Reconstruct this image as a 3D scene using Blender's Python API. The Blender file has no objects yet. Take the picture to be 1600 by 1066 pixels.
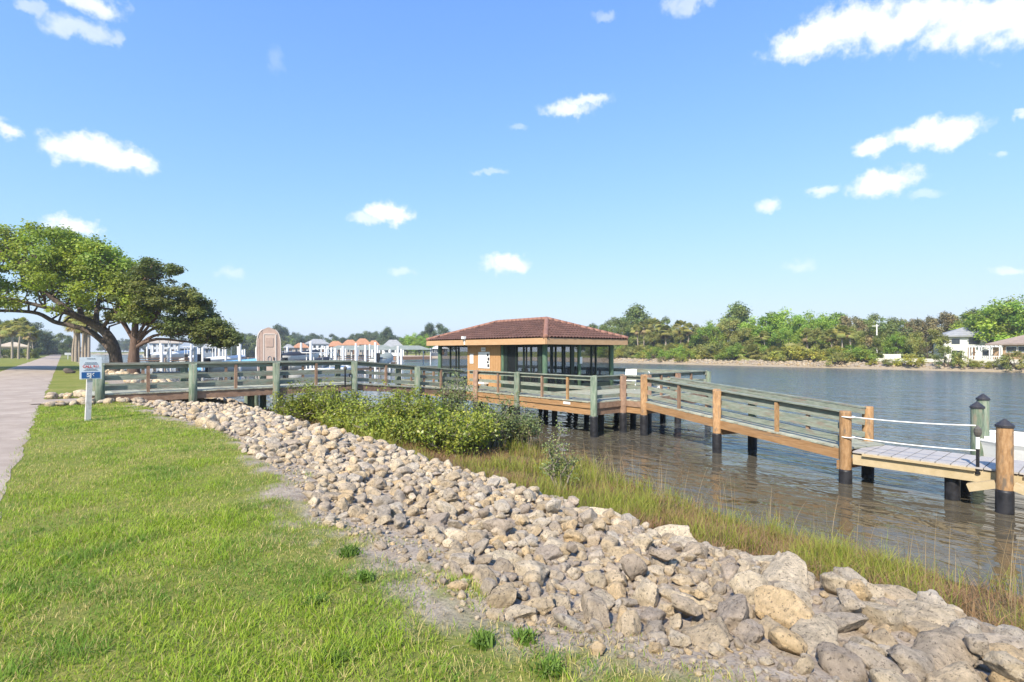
import bpy, math, random
import numpy as np
from mathutils import Vector, Matrix, Quaternion, noise as mnoise

R = math.radians
scene = bpy.context.scene
col = scene.collection
random.seed(7)
rng = np.random.default_rng(7)

# ------------------------------------------------------------------ camera
# world axes: x runs from the path out over the water, y runs along the shore, z up
CAM_H, FPX, HOR = 1.6, 820.0, 548.0
FWD = Vector((0.65, 0.76, 0.0)).normalized()
RGT = Vector((FWD.y, -FWD.x, 0.0))
cd = bpy.data.cameras.new('camera'); cam = bpy.data.objects.new('camera', cd); col.objects.link(cam)
cam.location = (0, 0, CAM_H)
cam.rotation_euler = (R(90), 0, -math.atan2(FWD.x, FWD.y))
cd.sensor_width = 36.0; cd.lens = FPX / 1600 * 36
cd.shift_y = (HOR - 533) / 1600
cd.clip_start = 0.05; cd.clip_end = 6000
scene.camera = cam

# ------------------------------------------------------------------ sun, sky, exposure
SUN_EL = R(43)
SUN_DIR = Vector((-0.86, -0.36, 0)).normalized()          # horizontal direction towards the sun
sd = bpy.data.lights.new('sun', 'SUN'); sun = bpy.data.objects.new('sun', sd); col.objects.link(sun)
sd.energy = 3.95; sd.angle = R(1.0); sd.color = (1.0, 0.91, 0.78)
tosun = Vector((SUN_DIR.x * math.cos(SUN_EL), SUN_DIR.y * math.cos(SUN_EL), math.sin(SUN_EL)))
sun.rotation_euler = tosun.to_track_quat('Z', 'Y').to_euler()
sun.location = (-30, -20, 60)
vs = scene.view_settings
vs.view_transform = 'Standard'; vs.look = 'None'; vs.exposure = 1.0; vs.gamma = 1.0

w = bpy.data.worlds.new('World'); scene.world = w; w.use_nodes = True
nt = w.node_tree; nt.nodes.clear()
def N(t, kind, **kw):
    n = t.nodes.new(kind)
    for k, v in kw.items():
        if k == 'op': n.operation = v
        else: setattr(n, k, v)
    return n
def build_world():
    t = nt
    out = N(t, 'ShaderNodeOutputWorld'); bg = N(t, 'ShaderNodeBackground')
    bg.inputs['Strength'].default_value = 0.15
    sky = N(t, 'ShaderNodeTexSky', sky_type='NISHITA'); sky.sun_disc = False
    sky.sun_elevation = SUN_EL; sky.sun_rotation = math.atan2(SUN_DIR.x, SUN_DIR.y)
    sky.altitude = 0; sky.air_density = 1.0; sky.dust_density = 0.15; sky.ozone_density = 3.0
    tc = N(t, 'ShaderNodeTexCoord')
    sep = N(t, 'ShaderNodeSeparateXYZ'); t.links.new(tc.outputs['Generated'], sep.inputs[0])
    az = N(t, 'ShaderNodeMath', op='ARCTAN2'); t.links.new(sep.outputs[0], az.inputs[0]); t.links.new(sep.outputs[1], az.inputs[1])
    el = N(t, 'ShaderNodeMath', op='ARCSINE'); t.links.new(sep.outputs[2], el.inputs[0])
    comb = N(t, 'ShaderNodeCombineXYZ'); t.links.new(az.outputs[0], comb.inputs[0]); t.links.new(el.outputs[0], comb.inputs[1])
    # clouds bend and fray through a warp of the direction
    nz = N(t, 'ShaderNodeTexNoise'); nz.inputs['Scale'].default_value = 24; nz.inputs['Detail'].default_value = 6; nz.inputs['Roughness'].default_value = 0.62
    t.links.new(comb.outputs[0], nz.inputs['Vector'])
    sb = N(t, 'ShaderNodeVectorMath', op='SUBTRACT'); t.links.new(nz.outputs['Color'], sb.inputs[0]); sb.inputs[1].default_value = (.5, .5, .5)
    sc = N(t, 'ShaderNodeVectorMath', op='MULTIPLY'); t.links.new(sb.outputs[0], sc.inputs[0]); sc.inputs[1].default_value = (.05, .042, 0)
    wp = N(t, 'ShaderNodeVectorMath', op='ADD'); t.links.new(comb.outputs[0], wp.inputs[0]); t.links.new(sc.outputs[0], wp.inputs[1])
    def azel(px, py):
        d = FWD * FPX + RGT * (px - 800) + Vector((0, 0, HOR - py))
        d.normalize(); return math.atan2(d.x, d.y), math.asin(d.z)
    S = 1 / FPX
    clouds = []
    for px, py, sx, sy, k in [(1270, 62, 62, 26, 1), (1340, 38, 80, 36, 1), (1425, 32, 85, 34, 1), (1560, 22, 115, 42, 1), (1660, 10, 120, 50, 1),
            (885, 172, 34, 13, .8), (915, 158, 32, 9, .7), (1450, 208, 62, 20, 1), (1485, 214, 30, 22, 1), (1366, 229, 26, 13, 1), (1376, 287, 50, 19, 1), (1280, 298, 24, 8, .65), (1204, 322, 20, 11, .7),
            (150, 238, 66, 23, 1), (195, 248, 50, 18, 1), (110, 236, 36, 20, .9), (12, 205, 26, 14, .9), (110, 355, 42, 17, .9), (606, 335, 36, 17, 1), (580, 342, 30, 9, .6), (790, 413, 32, 14, 1), (120, 45, 52, 18, .5), (135, 5, 52, 18, .75), (180, 66, 12, 16, .4), (50, 5, 24, 10, .4), (430, 95, 14, 20, .12),
            (1075, 5, 34, 14, .45), (1450, 305, 30, 8, .3), (765, 269, 24, 5, .3), (1562, 236, 14, 7, .4), (1590, 180, 14, 8, .7), (1580, 422, 30, 7, .5), (630, 425, 16, 7, .35), (360, 428, 20, 8, .3), (1250, 412, 20, 8, .3), (945, 25, 14, 8, .3), (808, 199, 14, 5, .25)]:
        a, e = azel(px, py)
        c = math.cos(math.atan2(px - 800, FPX)); f = 1.0
        clouds.append((a, e, sx * S * c * c / math.cos(e) * f, sy * S * c * math.cos(e) ** 2 * f, k))
    rc = random.Random(3)
    for i in range(9):      # the sky goes on with fair-weather clouds all round
        a = rc.uniform(math.pi * 0.62, math.pi * 1.72)
        if a > math.pi: a -= 2 * math.pi
        clouds.append((a, rc.uniform(.12, 1.0), rc.uniform(.04, .13), rc.uniform(.015, .05), rc.uniform(.5, 1)))
    n2 = N(t, 'ShaderNodeTexNoise'); n2.inputs['Scale'].default_value = 34; n2.inputs['Detail'].default_value = 7; n2.inputs['Roughness'].default_value = .6
    t.links.new(comb.outputs[0], n2.inputs['Vector'])
    er = N(t, 'ShaderNodeMath', op='MULTIPLY_ADD'); t.links.new(n2.outputs[0], er.inputs[0]); er.inputs[1].default_value = 1.9; er.inputs[2].default_value = -.95
    acc = None
    for a, e, sa, se, k in clouds:
        d = N(t, 'ShaderNodeVectorMath', op='SUBTRACT'); t.links.new(wp.outputs[0], d.inputs[0]); d.inputs[1].default_value = (a, e, 0)
        m = N(t, 'ShaderNodeVectorMath', op='MULTIPLY'); t.links.new(d.outputs[0], m.inputs[0]); m.inputs[1].default_value = (1 / sa, 1 / se, 0)
        l = N(t, 'ShaderNodeVectorMath', op='LENGTH'); t.links.new(m.outputs[0], l.inputs[0])
        r = N(t, 'ShaderNodeMapRange', interpolation_type='SMOOTHSTEP'); le = N(t, 'ShaderNodeMath', op='ADD'); t.links.new(l.outputs['Value'], le.inputs[0]); t.links.new(er.outputs[0], le.inputs[1]); t.links.new(le.outputs[0], r.inputs[0])
        r.inputs[1].default_value = 1.38; r.inputs[2].default_value = 0.38; r.inputs[3].default_value = 0; r.inputs[4].default_value = k
        if acc is None: acc = r.outputs[0]
        else:
            mx = N(t, 'ShaderNodeMath', op='MAXIMUM'); t.links.new(acc, mx.inputs[0]); t.links.new(r.outputs[0], mx.inputs[1]); acc = mx.outputs[0]
    # air near the horizon
    # film-like shoulder on the whole sky, so that it stays blue down to the horizon
    KK, AA = (.90, 1.27, 3.6), (3.25, 3.5, 3.8)
    k1 = N(t, 'ShaderNodeVectorMath', op='MULTIPLY'); t.links.new(sky.outputs[0], k1.inputs[0]); k1.inputs[1].default_value = [-k_ / a_ for k_, a_ in zip(KK, AA)]
    sx = N(t, 'ShaderNodeSeparateXYZ'); t.links.new(k1.outputs[0], sx.inputs[0]); cx = N(t, 'ShaderNodeCombineXYZ')
    for q in range(3):
        ex = N(t, 'ShaderNodeMath', op='EXPONENT'); t.links.new(sx.outputs[q], ex.inputs[0])
        om = N(t, 'ShaderNodeMath', op='MULTIPLY_ADD'); t.links.new(ex.outputs[0], om.inputs[0]); om.inputs[1].default_value = -AA[q]; om.inputs[2].default_value = AA[q]; t.links.new(om.outputs[0], cx.inputs[q])
    hs = cx
    mix = N(t, 'ShaderNodeMix', data_type='RGBA'); t.links.new(acc, mix.inputs[0]); t.links.new(hs.outputs[0], mix.inputs[6]); 
    cb = N(t, 'ShaderNodeMix', data_type='RGBA'); t.links.new(nz.outputs[0], cb.inputs[0]); cb.inputs[6].default_value = (3.3, 3.45, 3.7, 1); cb.inputs[7].default_value = (4.9, 4.9, 4.9, 1); t.links.new(cb.outputs[2], mix.inputs[7])
    t.links.new(mix.outputs[2], bg.inputs['Color']); t.links.new(bg.outputs[0], out.inputs[0])
build_world()

# ------------------------------------------------------------------ helpers
def P(px, py, Y):                      # a pixel of the photograph at a known depth
    return FWD * Y + RGT * ((px - 800) / FPX * Y) + Vector((0, 0, CAM_H - (py - HOR) / FPX * Y))
def at_u(px, u, z=0.0):                # where a pixel column meets a line parallel to the shore
    Y = u / (FWD.x + RGT.x * (px - 800) / FPX)
    p = P(px, HOR, Y); p.z = z; return p, Y
def on(px, Y, z):
    p = P(px, HOR, Y); p.z = z; return p

def tag(o, label=None, cat=None, group=None, kind=None):
    if label: o['label'] = label
    if cat: o['category'] = cat
    if group: o['group'] = group
    if kind: o['kind'] = kind
    return o
def thing(name, label, cat, loc=(0, 0, 0), rz=0.0, group=None):
    o = bpy.data.objects.new(name, None); col.objects.link(o)
    o.location = loc; o.rotation_euler = (0, 0, rz); o.empty_display_size = .2
    return tag(o, label, cat, group)
def link(name, me, parent=None, loc=None, rot=None, scale=None):
    o = bpy.data.objects.new(name, me); col.objects.link(o)
    if parent is not None: o.parent = parent
    if loc is not None: o.location = loc
    if rot is not None: o.rotation_euler = rot
    if scale is not None: o.scale = scale
    return o
def copy_tree(o, parent=None):
    c = o.copy(); col.objects.link(c); c.parent = parent
    for ch in o.children: copy_tree(ch, c)
    return c

class MB:
    def __init__(s): s.v = []; s.f = []
    def add(s, vs_, fs):
        n = len(s.v); s.v += [tuple(x) for x in vs_]; s.f += [tuple(i + n for i in f) for f in fs]
    def box(s, c, size, rz=0.0, M=None):
        hx, hy, hz = size[0] / 2, size[1] / 2, size[2] / 2
        m = M if M is not None else Matrix.Rotation(rz, 3, 'Z')
        c = Vector(c)
        vs_ = [c + m @ Vector((x * hx, y * hy, z * hz)) for x in (-1, 1) for y in (-1, 1) for z in (-1, 1)]
        s.add(vs_, [(0, 1, 3, 2), (4, 6, 7, 5), (0, 4, 5, 1), (2, 3, 7, 6), (0, 2, 6, 4), (1, 5, 7, 3)]); return s
    def beam(s, a, b, wd, ht):             # board from a to b, wd sideways, ht upright
        a, b = Vector(a), Vector(b); d = b - a; L = d.length; d.normalize()
        side = d.cross(Vector((0, 0, 1)))
        if side.length < 1e-4: side = Vector((1, 0, 0))
        side.normalize(); up = side.cross(d)
        return s.box((a + b) / 2, (L, wd, ht), M=Matrix((d, side, up)).transposed())
    def tube(s, pts, rad, n=8, caps=True):
        pts = [Vector(p) for p in pts]; base = len(s.v); k = len(pts)
        ref = Vector((0.31, 0.17, 0.93))
        for i, p in enumerate(pts):
            d = (pts[min(i + 1, k - 1)] - pts[max(i - 1, 0)]).normalized()
            if i == 0:
                a = d.orthogonal().normalized()
            else:
                a = (a - d * a.dot(d)).normalized()
            b = d.cross(a); r = rad[i] if hasattr(rad, '__len__') else rad
            for j in range(n):
                t_ = 2 * math.pi * j / n
                s.v.append(tuple(p + (a * math.cos(t_) + b * math.sin(t_)) * r))
        for i in range(k - 1):
            for j in range(n):
                s.f.append((base + i * n + j, base + i * n + (j + 1) % n, base + (i + 1) * n + (j + 1) % n, base + (i + 1) * n + j))
        if caps:
            s.f.append(tuple(base + j for j in reversed(range(n)))); s.f.append(tuple(base + (k - 1) * n + j for j in range(n)))
        return s
    def mesh(s, name, m=None, smooth=False, off=None):
        me = bpy.data.meshes.new(name)
        v = s.v if off is None else [(x - off[0], y - off[1], z - off[2]) for x, y, z in s.v]
        me.from_pydata(v, [], s.f)
        if smooth: me.polygons.foreach_set('use_smooth', [True] * len(me.polygons))
        if m: me.materials.append(m)
        me.update(); return me
    def build(s, name, m, parent=None, smooth=False, local=False):
        off = None
        if parent is not None and not local:
            off = Vector(parent.location)
            q = parent.parent
            while q is not None: off = off + Vector(q.location); q = q.parent
        return link(name, s.mesh(name, m, smooth, off), parent)

def fast_mesh(name, V, F, m=None, colors=None, smooth=False):
    """V (n,3), F (k,3|4) numpy; colors (n,3) optional"""
    me = bpy.data.meshes.new(name); V = np.asarray(V, np.float32); F = np.asarray(F, np.int32)
    me.vertices.add(len(V)); me.vertices.foreach_set('co', V.ravel())
    k = F.shape[1]; me.loops.add(F.size); me.loops.foreach_set('vertex_index', F.ravel())
    me.polygons.add(len(F)); me.polygons.foreach_set('loop_start', np.arange(len(F), dtype=np.int32) * k)
    if smooth: me.polygons.foreach_set('use_smooth', np.ones(len(F), bool))
    if colors is not None:
        ca = me.color_attributes.new('Col', 'FLOAT_COLOR', 'POINT')
        c4 = np.ones((len(V), 4), np.float32); c4[:, :3] = colors; ca.data.foreach_set('color', c4.ravel())
    me.update(calc_edges=True); me.validate()
    if m: me.materials.append(m)
    return me

# ------------------------------------------------------------------ materials
MATS = {}
def mat(name, c1, c2=None, rough=.7, scale=4., detail=4., stretch=(1, 1, 1), bump=0., bscale=None, c3=None, c3w=.5, rnd=0., spec=.3, metallic=0., lo=.35, hi=.65):
    """noise-mixed colours c1/c2, optional third colour in patches, per-object brightness rnd, bump"""
    if name in MATS: return MATS[name]
    m = bpy.data.materials.new(name); m.use_nodes = True; t = m.node_tree
    b = t.nodes['Principled BSDF']; b.inputs['Roughness'].default_value = rough; b.inputs['Metallic'].default_value = metallic
    b.inputs['Specular IOR Level'].default_value = spec
    tc = N(t, 'ShaderNodeTexCoord'); mp = N(t, 'ShaderNodeMapping'); mp.inputs['Scale'].default_value = stretch
    t.links.new(tc.outputs['Object'], mp.inputs[0])
    oi = N(t, 'ShaderNodeObjectInfo')
    ad = N(t, 'ShaderNodeVectorMath', op='ADD'); t.links.new(mp.outputs[0], ad.inputs[0])
    ml = N(t, 'ShaderNodeMath', op='MULTIPLY'); t.links.new(oi.outputs['Random'], ml.inputs[0]); ml.inputs[1].default_value = 37.
    t.links.new(ml.outputs[0], ad.inputs[1])
    def noise_(sc, det=detail):
        n = N(t, 'ShaderNodeTexNoise'); n.inputs['Scale'].default_value = sc; n.inputs['Detail'].default_value = det; n.inputs['Roughness'].default_value = .6
        t.links.new(ad.outputs[0], n.inputs['Vector']); return n
    def rng_(src, a, z, o0=0., o1=1.):
        r = N(t, 'ShaderNodeMapRange'); t.links.new(src, r.inputs[0]); r.inputs[1].default_value = a; r.inputs[2].default_value = z; r.inputs[3].default_value = o0; r.inputs[4].default_value = o1
        return r.outputs[0]
    n1 = noise_(scale)
    mx = N(t, 'ShaderNodeMix', data_type='RGBA'); t.links.new(rng_(n1.outputs[0], lo, hi), mx.inputs[0])
    mx.inputs[6].default_value = (*c1, 1); mx.inputs[7].default_value = (*(c2 or c1), 1); out = mx.outputs[2]
    if c3:
        n3 = noise_(scale * .43 + .7)
        m3 = N(t, 'ShaderNodeMix', data_type='RGBA'); t.links.new(rng_(n3.outputs[0], c3w, c3w + .13), m3.inputs[0]); t.links.new(out, m3.inputs[6]); m3.inputs[7].default_value = (*c3, 1); out = m3.outputs[2]
    if rnd:
        hv = N(t, 'ShaderNodeHueSaturation'); t.links.new(out, hv.inputs['Color']); t.links.new(rng_(oi.outputs['Random'], 0, 1, 1 - rnd, 1 + rnd), hv.inputs['Value']); out = hv.outputs[0]
    t.links.new(out, b.inputs['Base Color'])
    if bump:
        nb = noise_(bscale or scale * 2.5, 6); bp = N(t, 'ShaderNodeBump'); bp.inputs['Strength'].default_value = bump; bp.inputs['Distance'].default_value = .02
        t.links.new(nb.outputs[0], bp.inputs['Height']); t.links.new(bp.outputs[0], b.inputs['Normal'])
    MATS[name] = m; return m
def leaf_mat(name, c, var=.35, trans=.35, rough=.5, tint=None, use_col=True):
    if name in MATS: return MATS[name]
    m = bpy.data.materials.new(name); m.use_nodes = True; t = m.node_tree; t.nodes.clear()
    out = N(t, 'ShaderNodeOutputMaterial'); b = N(t, 'ShaderNodeBsdfPrincipled'); tr = N(t, 'ShaderNodeBsdfTranslucent'); mx = N(t, 'ShaderNodeMixShader')
    b.inputs['Roughness'].default_value = rough; b.inputs['Specular IOR Level'].default_value = .25
    vc = N(t, 'ShaderNodeVertexColor'); vc.layer_name = 'Col'
    mul = N(t, 'ShaderNodeMix', data_type='RGBA', blend_type='MULTIPLY'); mul.inputs[0].default_value = 1
    mul.inputs[6].default_value = (*c, 1); t.links.new(vc.outputs[0], mul.inputs[7])
    oi = N(t, 'ShaderNodeObjectInfo'); hv = N(t, 'ShaderNodeHueSaturation')
    r = N(t, 'ShaderNodeMapRange'); t.links.new(oi.outputs['Random'], r.inputs[0]); r.inputs[3].default_value = .82; r.inputs[4].default_value = 1.15
    t.links.new(r.outputs[0], hv.inputs['Value']); t.links.new(mul.outputs[2], hv.inputs['Color'])
    t.links.new(hv.outputs[0], b.inputs['Base Color'])
    g = N(t, 'ShaderNodeMix', data_type='RGBA', blend_type='MULTIPLY'); g.inputs[0].default_value = 1; t.links.new(hv.outputs[0], g.inputs[6]); g.inputs[7].default_value = (1.25, 1.3, .7, 1)
    t.links.new(g.outputs[2], tr.inputs[0]); mx.inputs[0].default_value = trans
    t.links.new(b.outputs[0], mx.inputs[1]); t.links.new(tr.outputs[0], mx.inputs[2]); t.links.new(mx.outputs[0], out.inputs[0])
    MATS[name] = m; return m

M_sage = mat('sage_stained_wood', (.16, .19, .15), (.28, .305, .25), .8, 5, stretch=(.8, .8, 6), bump=.4, c3=(.23, .195, .155), c3w=.52, rnd=.15)
M_sagedark = mat('green_treated_pile', (.095, .14, .095), (.21, .24, .18), .8, 7, stretch=(3, 3, .5), bump=.5, c3=(.22, .19, .14), c3w=.54, rnd=.12)
M_orange = mat('orange_weathered_timber', (.27, .15, .065), (.41, .25, .125), .7, 7, stretch=(3, 3, .9), bump=.35, c3=(.16, .12, .085), c3w=.55, rnd=.12)
M_orangeb = mat('orange_weathered_beam', (.29, .16, .07), (.42, .25, .125), .7, 4, stretch=(.6, .6, 7), bump=.3, c3=(.20, .15, .105), c3w=.58, rnd=.12)
M_brown = mat('brown_weathered_timber', (.20, .125, .085), (.29, .19, .13), .8, 6, bump=.3, rnd=.15)
M_deck = mat('weathered_deck_board', (.30, .32, .25), (.38, .38, .31), .8, 4, stretch=(2, 2, 2), bump=.25, c3=(.26, .21, .15), c3w=.55, rnd=.22)
M_grey = mat('grey_composite_board', (.35, .325, .30), (.41, .385, .36), .6, 9, bump=.08, rnd=.05)
M_wrap = mat('black_pile_wrap', (.012, .012, .014), (.03, .03, .035), .45, 6, bump=.15)
M_cap = mat('black_plastic_cap', (.03, .03, .038), (.045, .045, .05), .5, 8)
M_white = mat('white_paint', (.72, .72, .70), (.80, .80, .78), .5, 5)
M_whited = mat('white_pvc_pile', (.62, .62, .61), (.74, .74, .72), .5, 3, rnd=.1)
M_black = mat('black_metal', (.015, .015, .017), (.025, .025, .028), .4, 9)
M_tan = mat('tan_stucco_siding', (.40, .225, .10), (.46, .265, .125), .8, 5, bump=.15)
M_fascia = mat('peach_painted_fascia', (.47, .29, .155), (.53, .34, .19), .6, 4, stretch=(1, 1, 3))
M_postgreen = mat('green_painted_post', (.07, .13, .085), (.11, .17, .11), .6, 5, stretch=(3, 3, .7), bump=.2)
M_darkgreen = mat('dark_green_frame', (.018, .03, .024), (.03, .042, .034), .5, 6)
M_tile = mat('red_brown_roof_tile', (.088, .048, .038), (.14, .074, .057), .9, 2.2, bump=.2, bscale=30, c3=(.11, .055, .045), c3w=.56)
M_tileridge = mat('pink_ridge_tile', (.22, .11, .08), (.30, .16, .12), .75, 5, bump=.2)
M_bark = mat('oak_bark', (.06, .045, .036), (.125, .098, .08), .9, 5, stretch=(2, 2, .6), bump=.9, bscale=9)
M_barkpale = mat('pale_palm_trunk', (.27, .22, .17), (.38, .32, .26), .9, 6, stretch=(1, 1, 4), bump=.5)
M_barkred = mat('cedar_bark', (.10, .065, .05), (.17, .115, .09), .9, 5, stretch=(2, 2, .5), bump=.8, bscale=9)
M_rope = mat('white_rope', (.75, .75, .73), (.8, .8, .78), .7, 20)
M_pink = mat('pink_beige_siding', (.43, .31, .26), (.49, .36, .30), .7, 5)
M_signwhite = mat('sign_white', (.74, .79, .82), (.78, .82, .85), .45, 3)
M_signblue = mat('sign_blue', (.025, .11, .30), (.03, .13, .34), .45, 3)
M_signred = mat('sign_red', (.55, .05, .06), None, .5)
M_signgrey = mat('sign_grey_print', (.22, .25, .30), None, .5)
M_postgrey = mat('grey_sign_post', (.50, .48, .47), (.60, .58, .56), .7, 9, bump=.2, c3=(.36, .33, .31), c3w=.58)
# ------------------------------------------------------------------ the setting
WZ = -1.5
EV = [-6, 1.4, 1.9, 2.3, 2.7, 3.8, 4.9, 6.3, 9.1, 12, 15.8, 18.5, 20, 400]
EU = [2.5, 2.25, 2.02, 1.85, 1.72, 1.85, 1.66, 1.92, 2.2, 2.27, 1.75, 1.6, 1.6, 1.6]
def lawn_edge(v): return np.interp(v, EV, EU)
def water_edge(v): return np.interp(v, [-40, 4, 8, 12, 17, 20, 24, 30, 60, 2000], [8.9, 9.1, 10.0, 11.2, 11.4, 10.6, 9, 7.6, 7, 7])
def far_edge(v): return np.interp(v, [-900, 0, 260, 420, 560], [90, 101, 117, 70, 8])
def height(u, v):
    u = np.asarray(u, float); v = np.asarray(v, float)
    e = lawn_edge(v); uw = water_edge(v); ub = far_edge(v)
    h = np.where(u < e, 0.0, np.where(u < e + .8, -.10 * (u - e) / .8, np.where(u < 5.6, -.10 - .66 * (u - e - .8) / np.maximum(4.8 - e, .1), -.76 - .74 * (u - 5.6) / (uw - 5.6))))
    x_ = np.clip((u - e - .8) / np.maximum(4.8 - e, .1), 0, 1); h = h + np.where(u < 5.6, .20 * np.sin(math.pi * x_ ** 1.5), 0)
    h = np.where(u > uw, np.maximum(WZ - .16 * (u - uw), -3.2), h)
    far = np.interp(u - ub, [-8, -.2, 1.5, 4, 9, 40], [-3.2, -1.6, -1.15, -.5, -.05, .3])
    h = np.where(u > ub - 8, np.maximum(far, np.where(u > ub - .5, far, h)), h)
    return h
def vnoise(x, y, s, seed=0):                 # cheap smooth value noise on arrays
    r = np.random.default_rng(seed).random((64, 64)); X = np.asarray(x) * s; Y = np.asarray(y) * s
    xi = np.floor(X).astype(int); yi = np.floor(Y).astype(int); fx = X - xi; fy = Y - yi
    fx = fx * fx * (3 - 2 * fx); fy = fy * fy * (3 - 2 * fy)
    g = lambda a, b: r[a % 64, b % 64]
    return (g(xi, yi) * (1 - fx) + g(xi + 1, yi) * fx) * (1 - fy) + (g(xi, yi + 1) * (1 - fx) + g(xi + 1, yi + 1) * fx) * fy

def gh(u, v):                                # the ground as meshed, small lumps included
    u = np.asarray(u, float); v = np.asarray(v, float)
    return height(u, v) + (vnoise(u, v, 1.7, 1) - .5) * .05 * np.clip((u + .3) / 1., 0, 1) + (vnoise(u, v, 5.5, 2) - .5) * .05 * ((u > lawn_edge(v)) & (u < 6))
def build_ground():
    us = np.unique(np.concatenate([[-450, -300, -200, -120, -80, -60, -45, -32, -24, -18, -14, -11, -9, -7, -6, -5, -4.2], np.arange(-3.7, -.3, .4), np.arange(-.5, 13, .1), np.arange(13, 30, 1.5), np.arange(30, 96, 8), np.arange(90, 128, 1.5), [135, 150, 180, 240, 330, 450]]))
    vs_ = np.unique(np.concatenate([[-250, -150, -80, -50, -30, -20, -14, -10], np.arange(-7, 24, .12), np.arange(24, 60, .8), np.arange(60, 130, 5), np.arange(130, 600, 12), [650, 720]]))
    U, Vv = np.meshgrid(us, vs_, indexing='ij')
    H = height(U, Vv)
    near = (np.abs(U) < 14) & (Vv < 40) & (Vv > -12)
    H = H + np.where(near, (vnoise(U, Vv, 1.7, 1) - .5) * .05 * np.clip((U + .3) / 1., 0, 1) + (vnoise(U, Vv, 5.5, 2) - .5) * .05 * ((U > lawn_edge(Vv)) & (U < 6)), 0)
    nu, nv = len(us), len(vs_)
    V3 = np.stack([U, Vv, H], -1).reshape(-1, 3)
    i = np.arange(nu * nv).reshape(nu, nv)
    F = np.stack([i[:-1, :-1], i[1:, :-1], i[1:, 1:], i[:-1, 1:]], -1).reshape(-1, 4)
    # cover: R lawn, G marsh, B sand
    E = lawn_edge(Vv)
    lawn = np.clip((E - U) / .25 + .55 + (vnoise(U, Vv, 2.3, 5) - .5) * 2.2 + (vnoise(U, Vv, 7.5, 6) - .5) * 2.4, 0, 1)
    ub = far_edge(Vv)
    lawn = np.maximum(lawn, np.clip((U - ub - 4) / 2, 0, 1))
    marsh = np.clip((U - 5.4) / .4, 0, 1) * (U < ub - 10)
    sand = np.clip(1 - np.abs(U - ub - .3) / 1.7, 0, 1)
    C = np.stack([lawn, marsh, sand], -1).reshape(-1, 3)
    me = fast_mesh('ground', V3, F, None, C, smooth=True)
    m = bpy.data.materials.new('ground_cover'); m.use_nodes = True; t = m.node_tree; b = t.nodes['Principled BSDF']
    b.inputs['Roughness'].default_value = .95; b.inputs['Specular IOR Level'].default_value = .1
    geo = N(t, 'ShaderNodeNewGeometry'); vc = N(t, 'ShaderNodeVertexColor'); vc.layer_name = 'Col'; sp = N(t, 'ShaderNodeSeparateColor'); t.links.new(vc.outputs[0], sp.inputs[0])
    def nz(s, d=5):
        n = N(t, 'ShaderNodeTexNoise'); n.inputs['Scale'].default_value = s; n.inputs['Detail'].default_value = d; n.inputs['Roughness'].default_value = .65; t.links.new(geo.outputs['Position'], n.inputs['Vector']); return n.outputs[0]
    def mr(x, a, z):
        r = N(t, 'ShaderNodeMapRange'); t.links.new(x, r.inputs[0]); r.inputs[1].default_value = a; r.inputs[2].default_value = z; return r.outputs[0]
    def mixc(f, a, z):
        x = N(t, 'ShaderNodeMix', data_type='RGBA')
        t.links.new(f, x.inputs[0])
        for k, s in ((6, a), (7, z)):
            if isinstance(s, tuple): x.inputs[k].default_value = (*s, 1)
            else: t.links.new(s, x.inputs[k])
        return x.outputs[2]
    grass = mixc(mr(nz(.55), .38, .66), (.17, .20, .03), (.32, .28, .09))
    grass = mixc(mr(nz(9), .35, .7), grass, (.13, .16, .04))
    dirt = mixc(mr(nz(7), .3, .7), (.29, .235, .18), (.46, .39, .31))
    dirt = mixc(mr(nz(38), .5, .72), dirt, (.17, .135, .105))
    mud = mixc(mr(nz(3), .3, .7), (.12, .085, .05), (.17, .13, .06))
    sandc = mixc(mr(nz(1.5), .3, .7), (.27, .21, .125), (.36, .29, .18))
    c = mixc(sp.outputs[1], dirt, mud); c = mixc(sp.outputs[2], c, sandc); c = mixc(sp.outputs[0], c, grass)
    t.links.new(c, b.inputs['Base Color'])
    bp = N(t, 'ShaderNodeBump'); bp.inputs['Strength'].default_value = .8; bp.inputs['Distance'].default_value = .03; t.links.new(nz(30, 8), bp.inputs['Height']); t.links.new(bp.outputs[0], b.inputs['Normal'])
    me.materials.append(m)
    o = link('ground', me); tag(o, 'grassy bank with pale dirt strip sloping down to marsh and water', kind='structure')
    return o
ground = build_ground()

def sheet(name, us, vs_, z, m, smooth=False, rough_z=0):
    U, Vv = np.meshgrid(us, vs_, indexing='ij'); Z = np.full_like(U, z) + (vnoise(U, Vv, .8, 9) - .5) * rough_z
    i = np.arange(U.size).reshape(U.shape)
    F = np.stack([i[:-1, :-1], i[1:, :-1], i[1:, 1:], i[:-1, 1:]], -1).reshape(-1, 4)
    return link(name, fast_mesh(name, np.stack([U, Vv, Z], -1).reshape(-1, 3), F, m, smooth=smooth))

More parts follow.
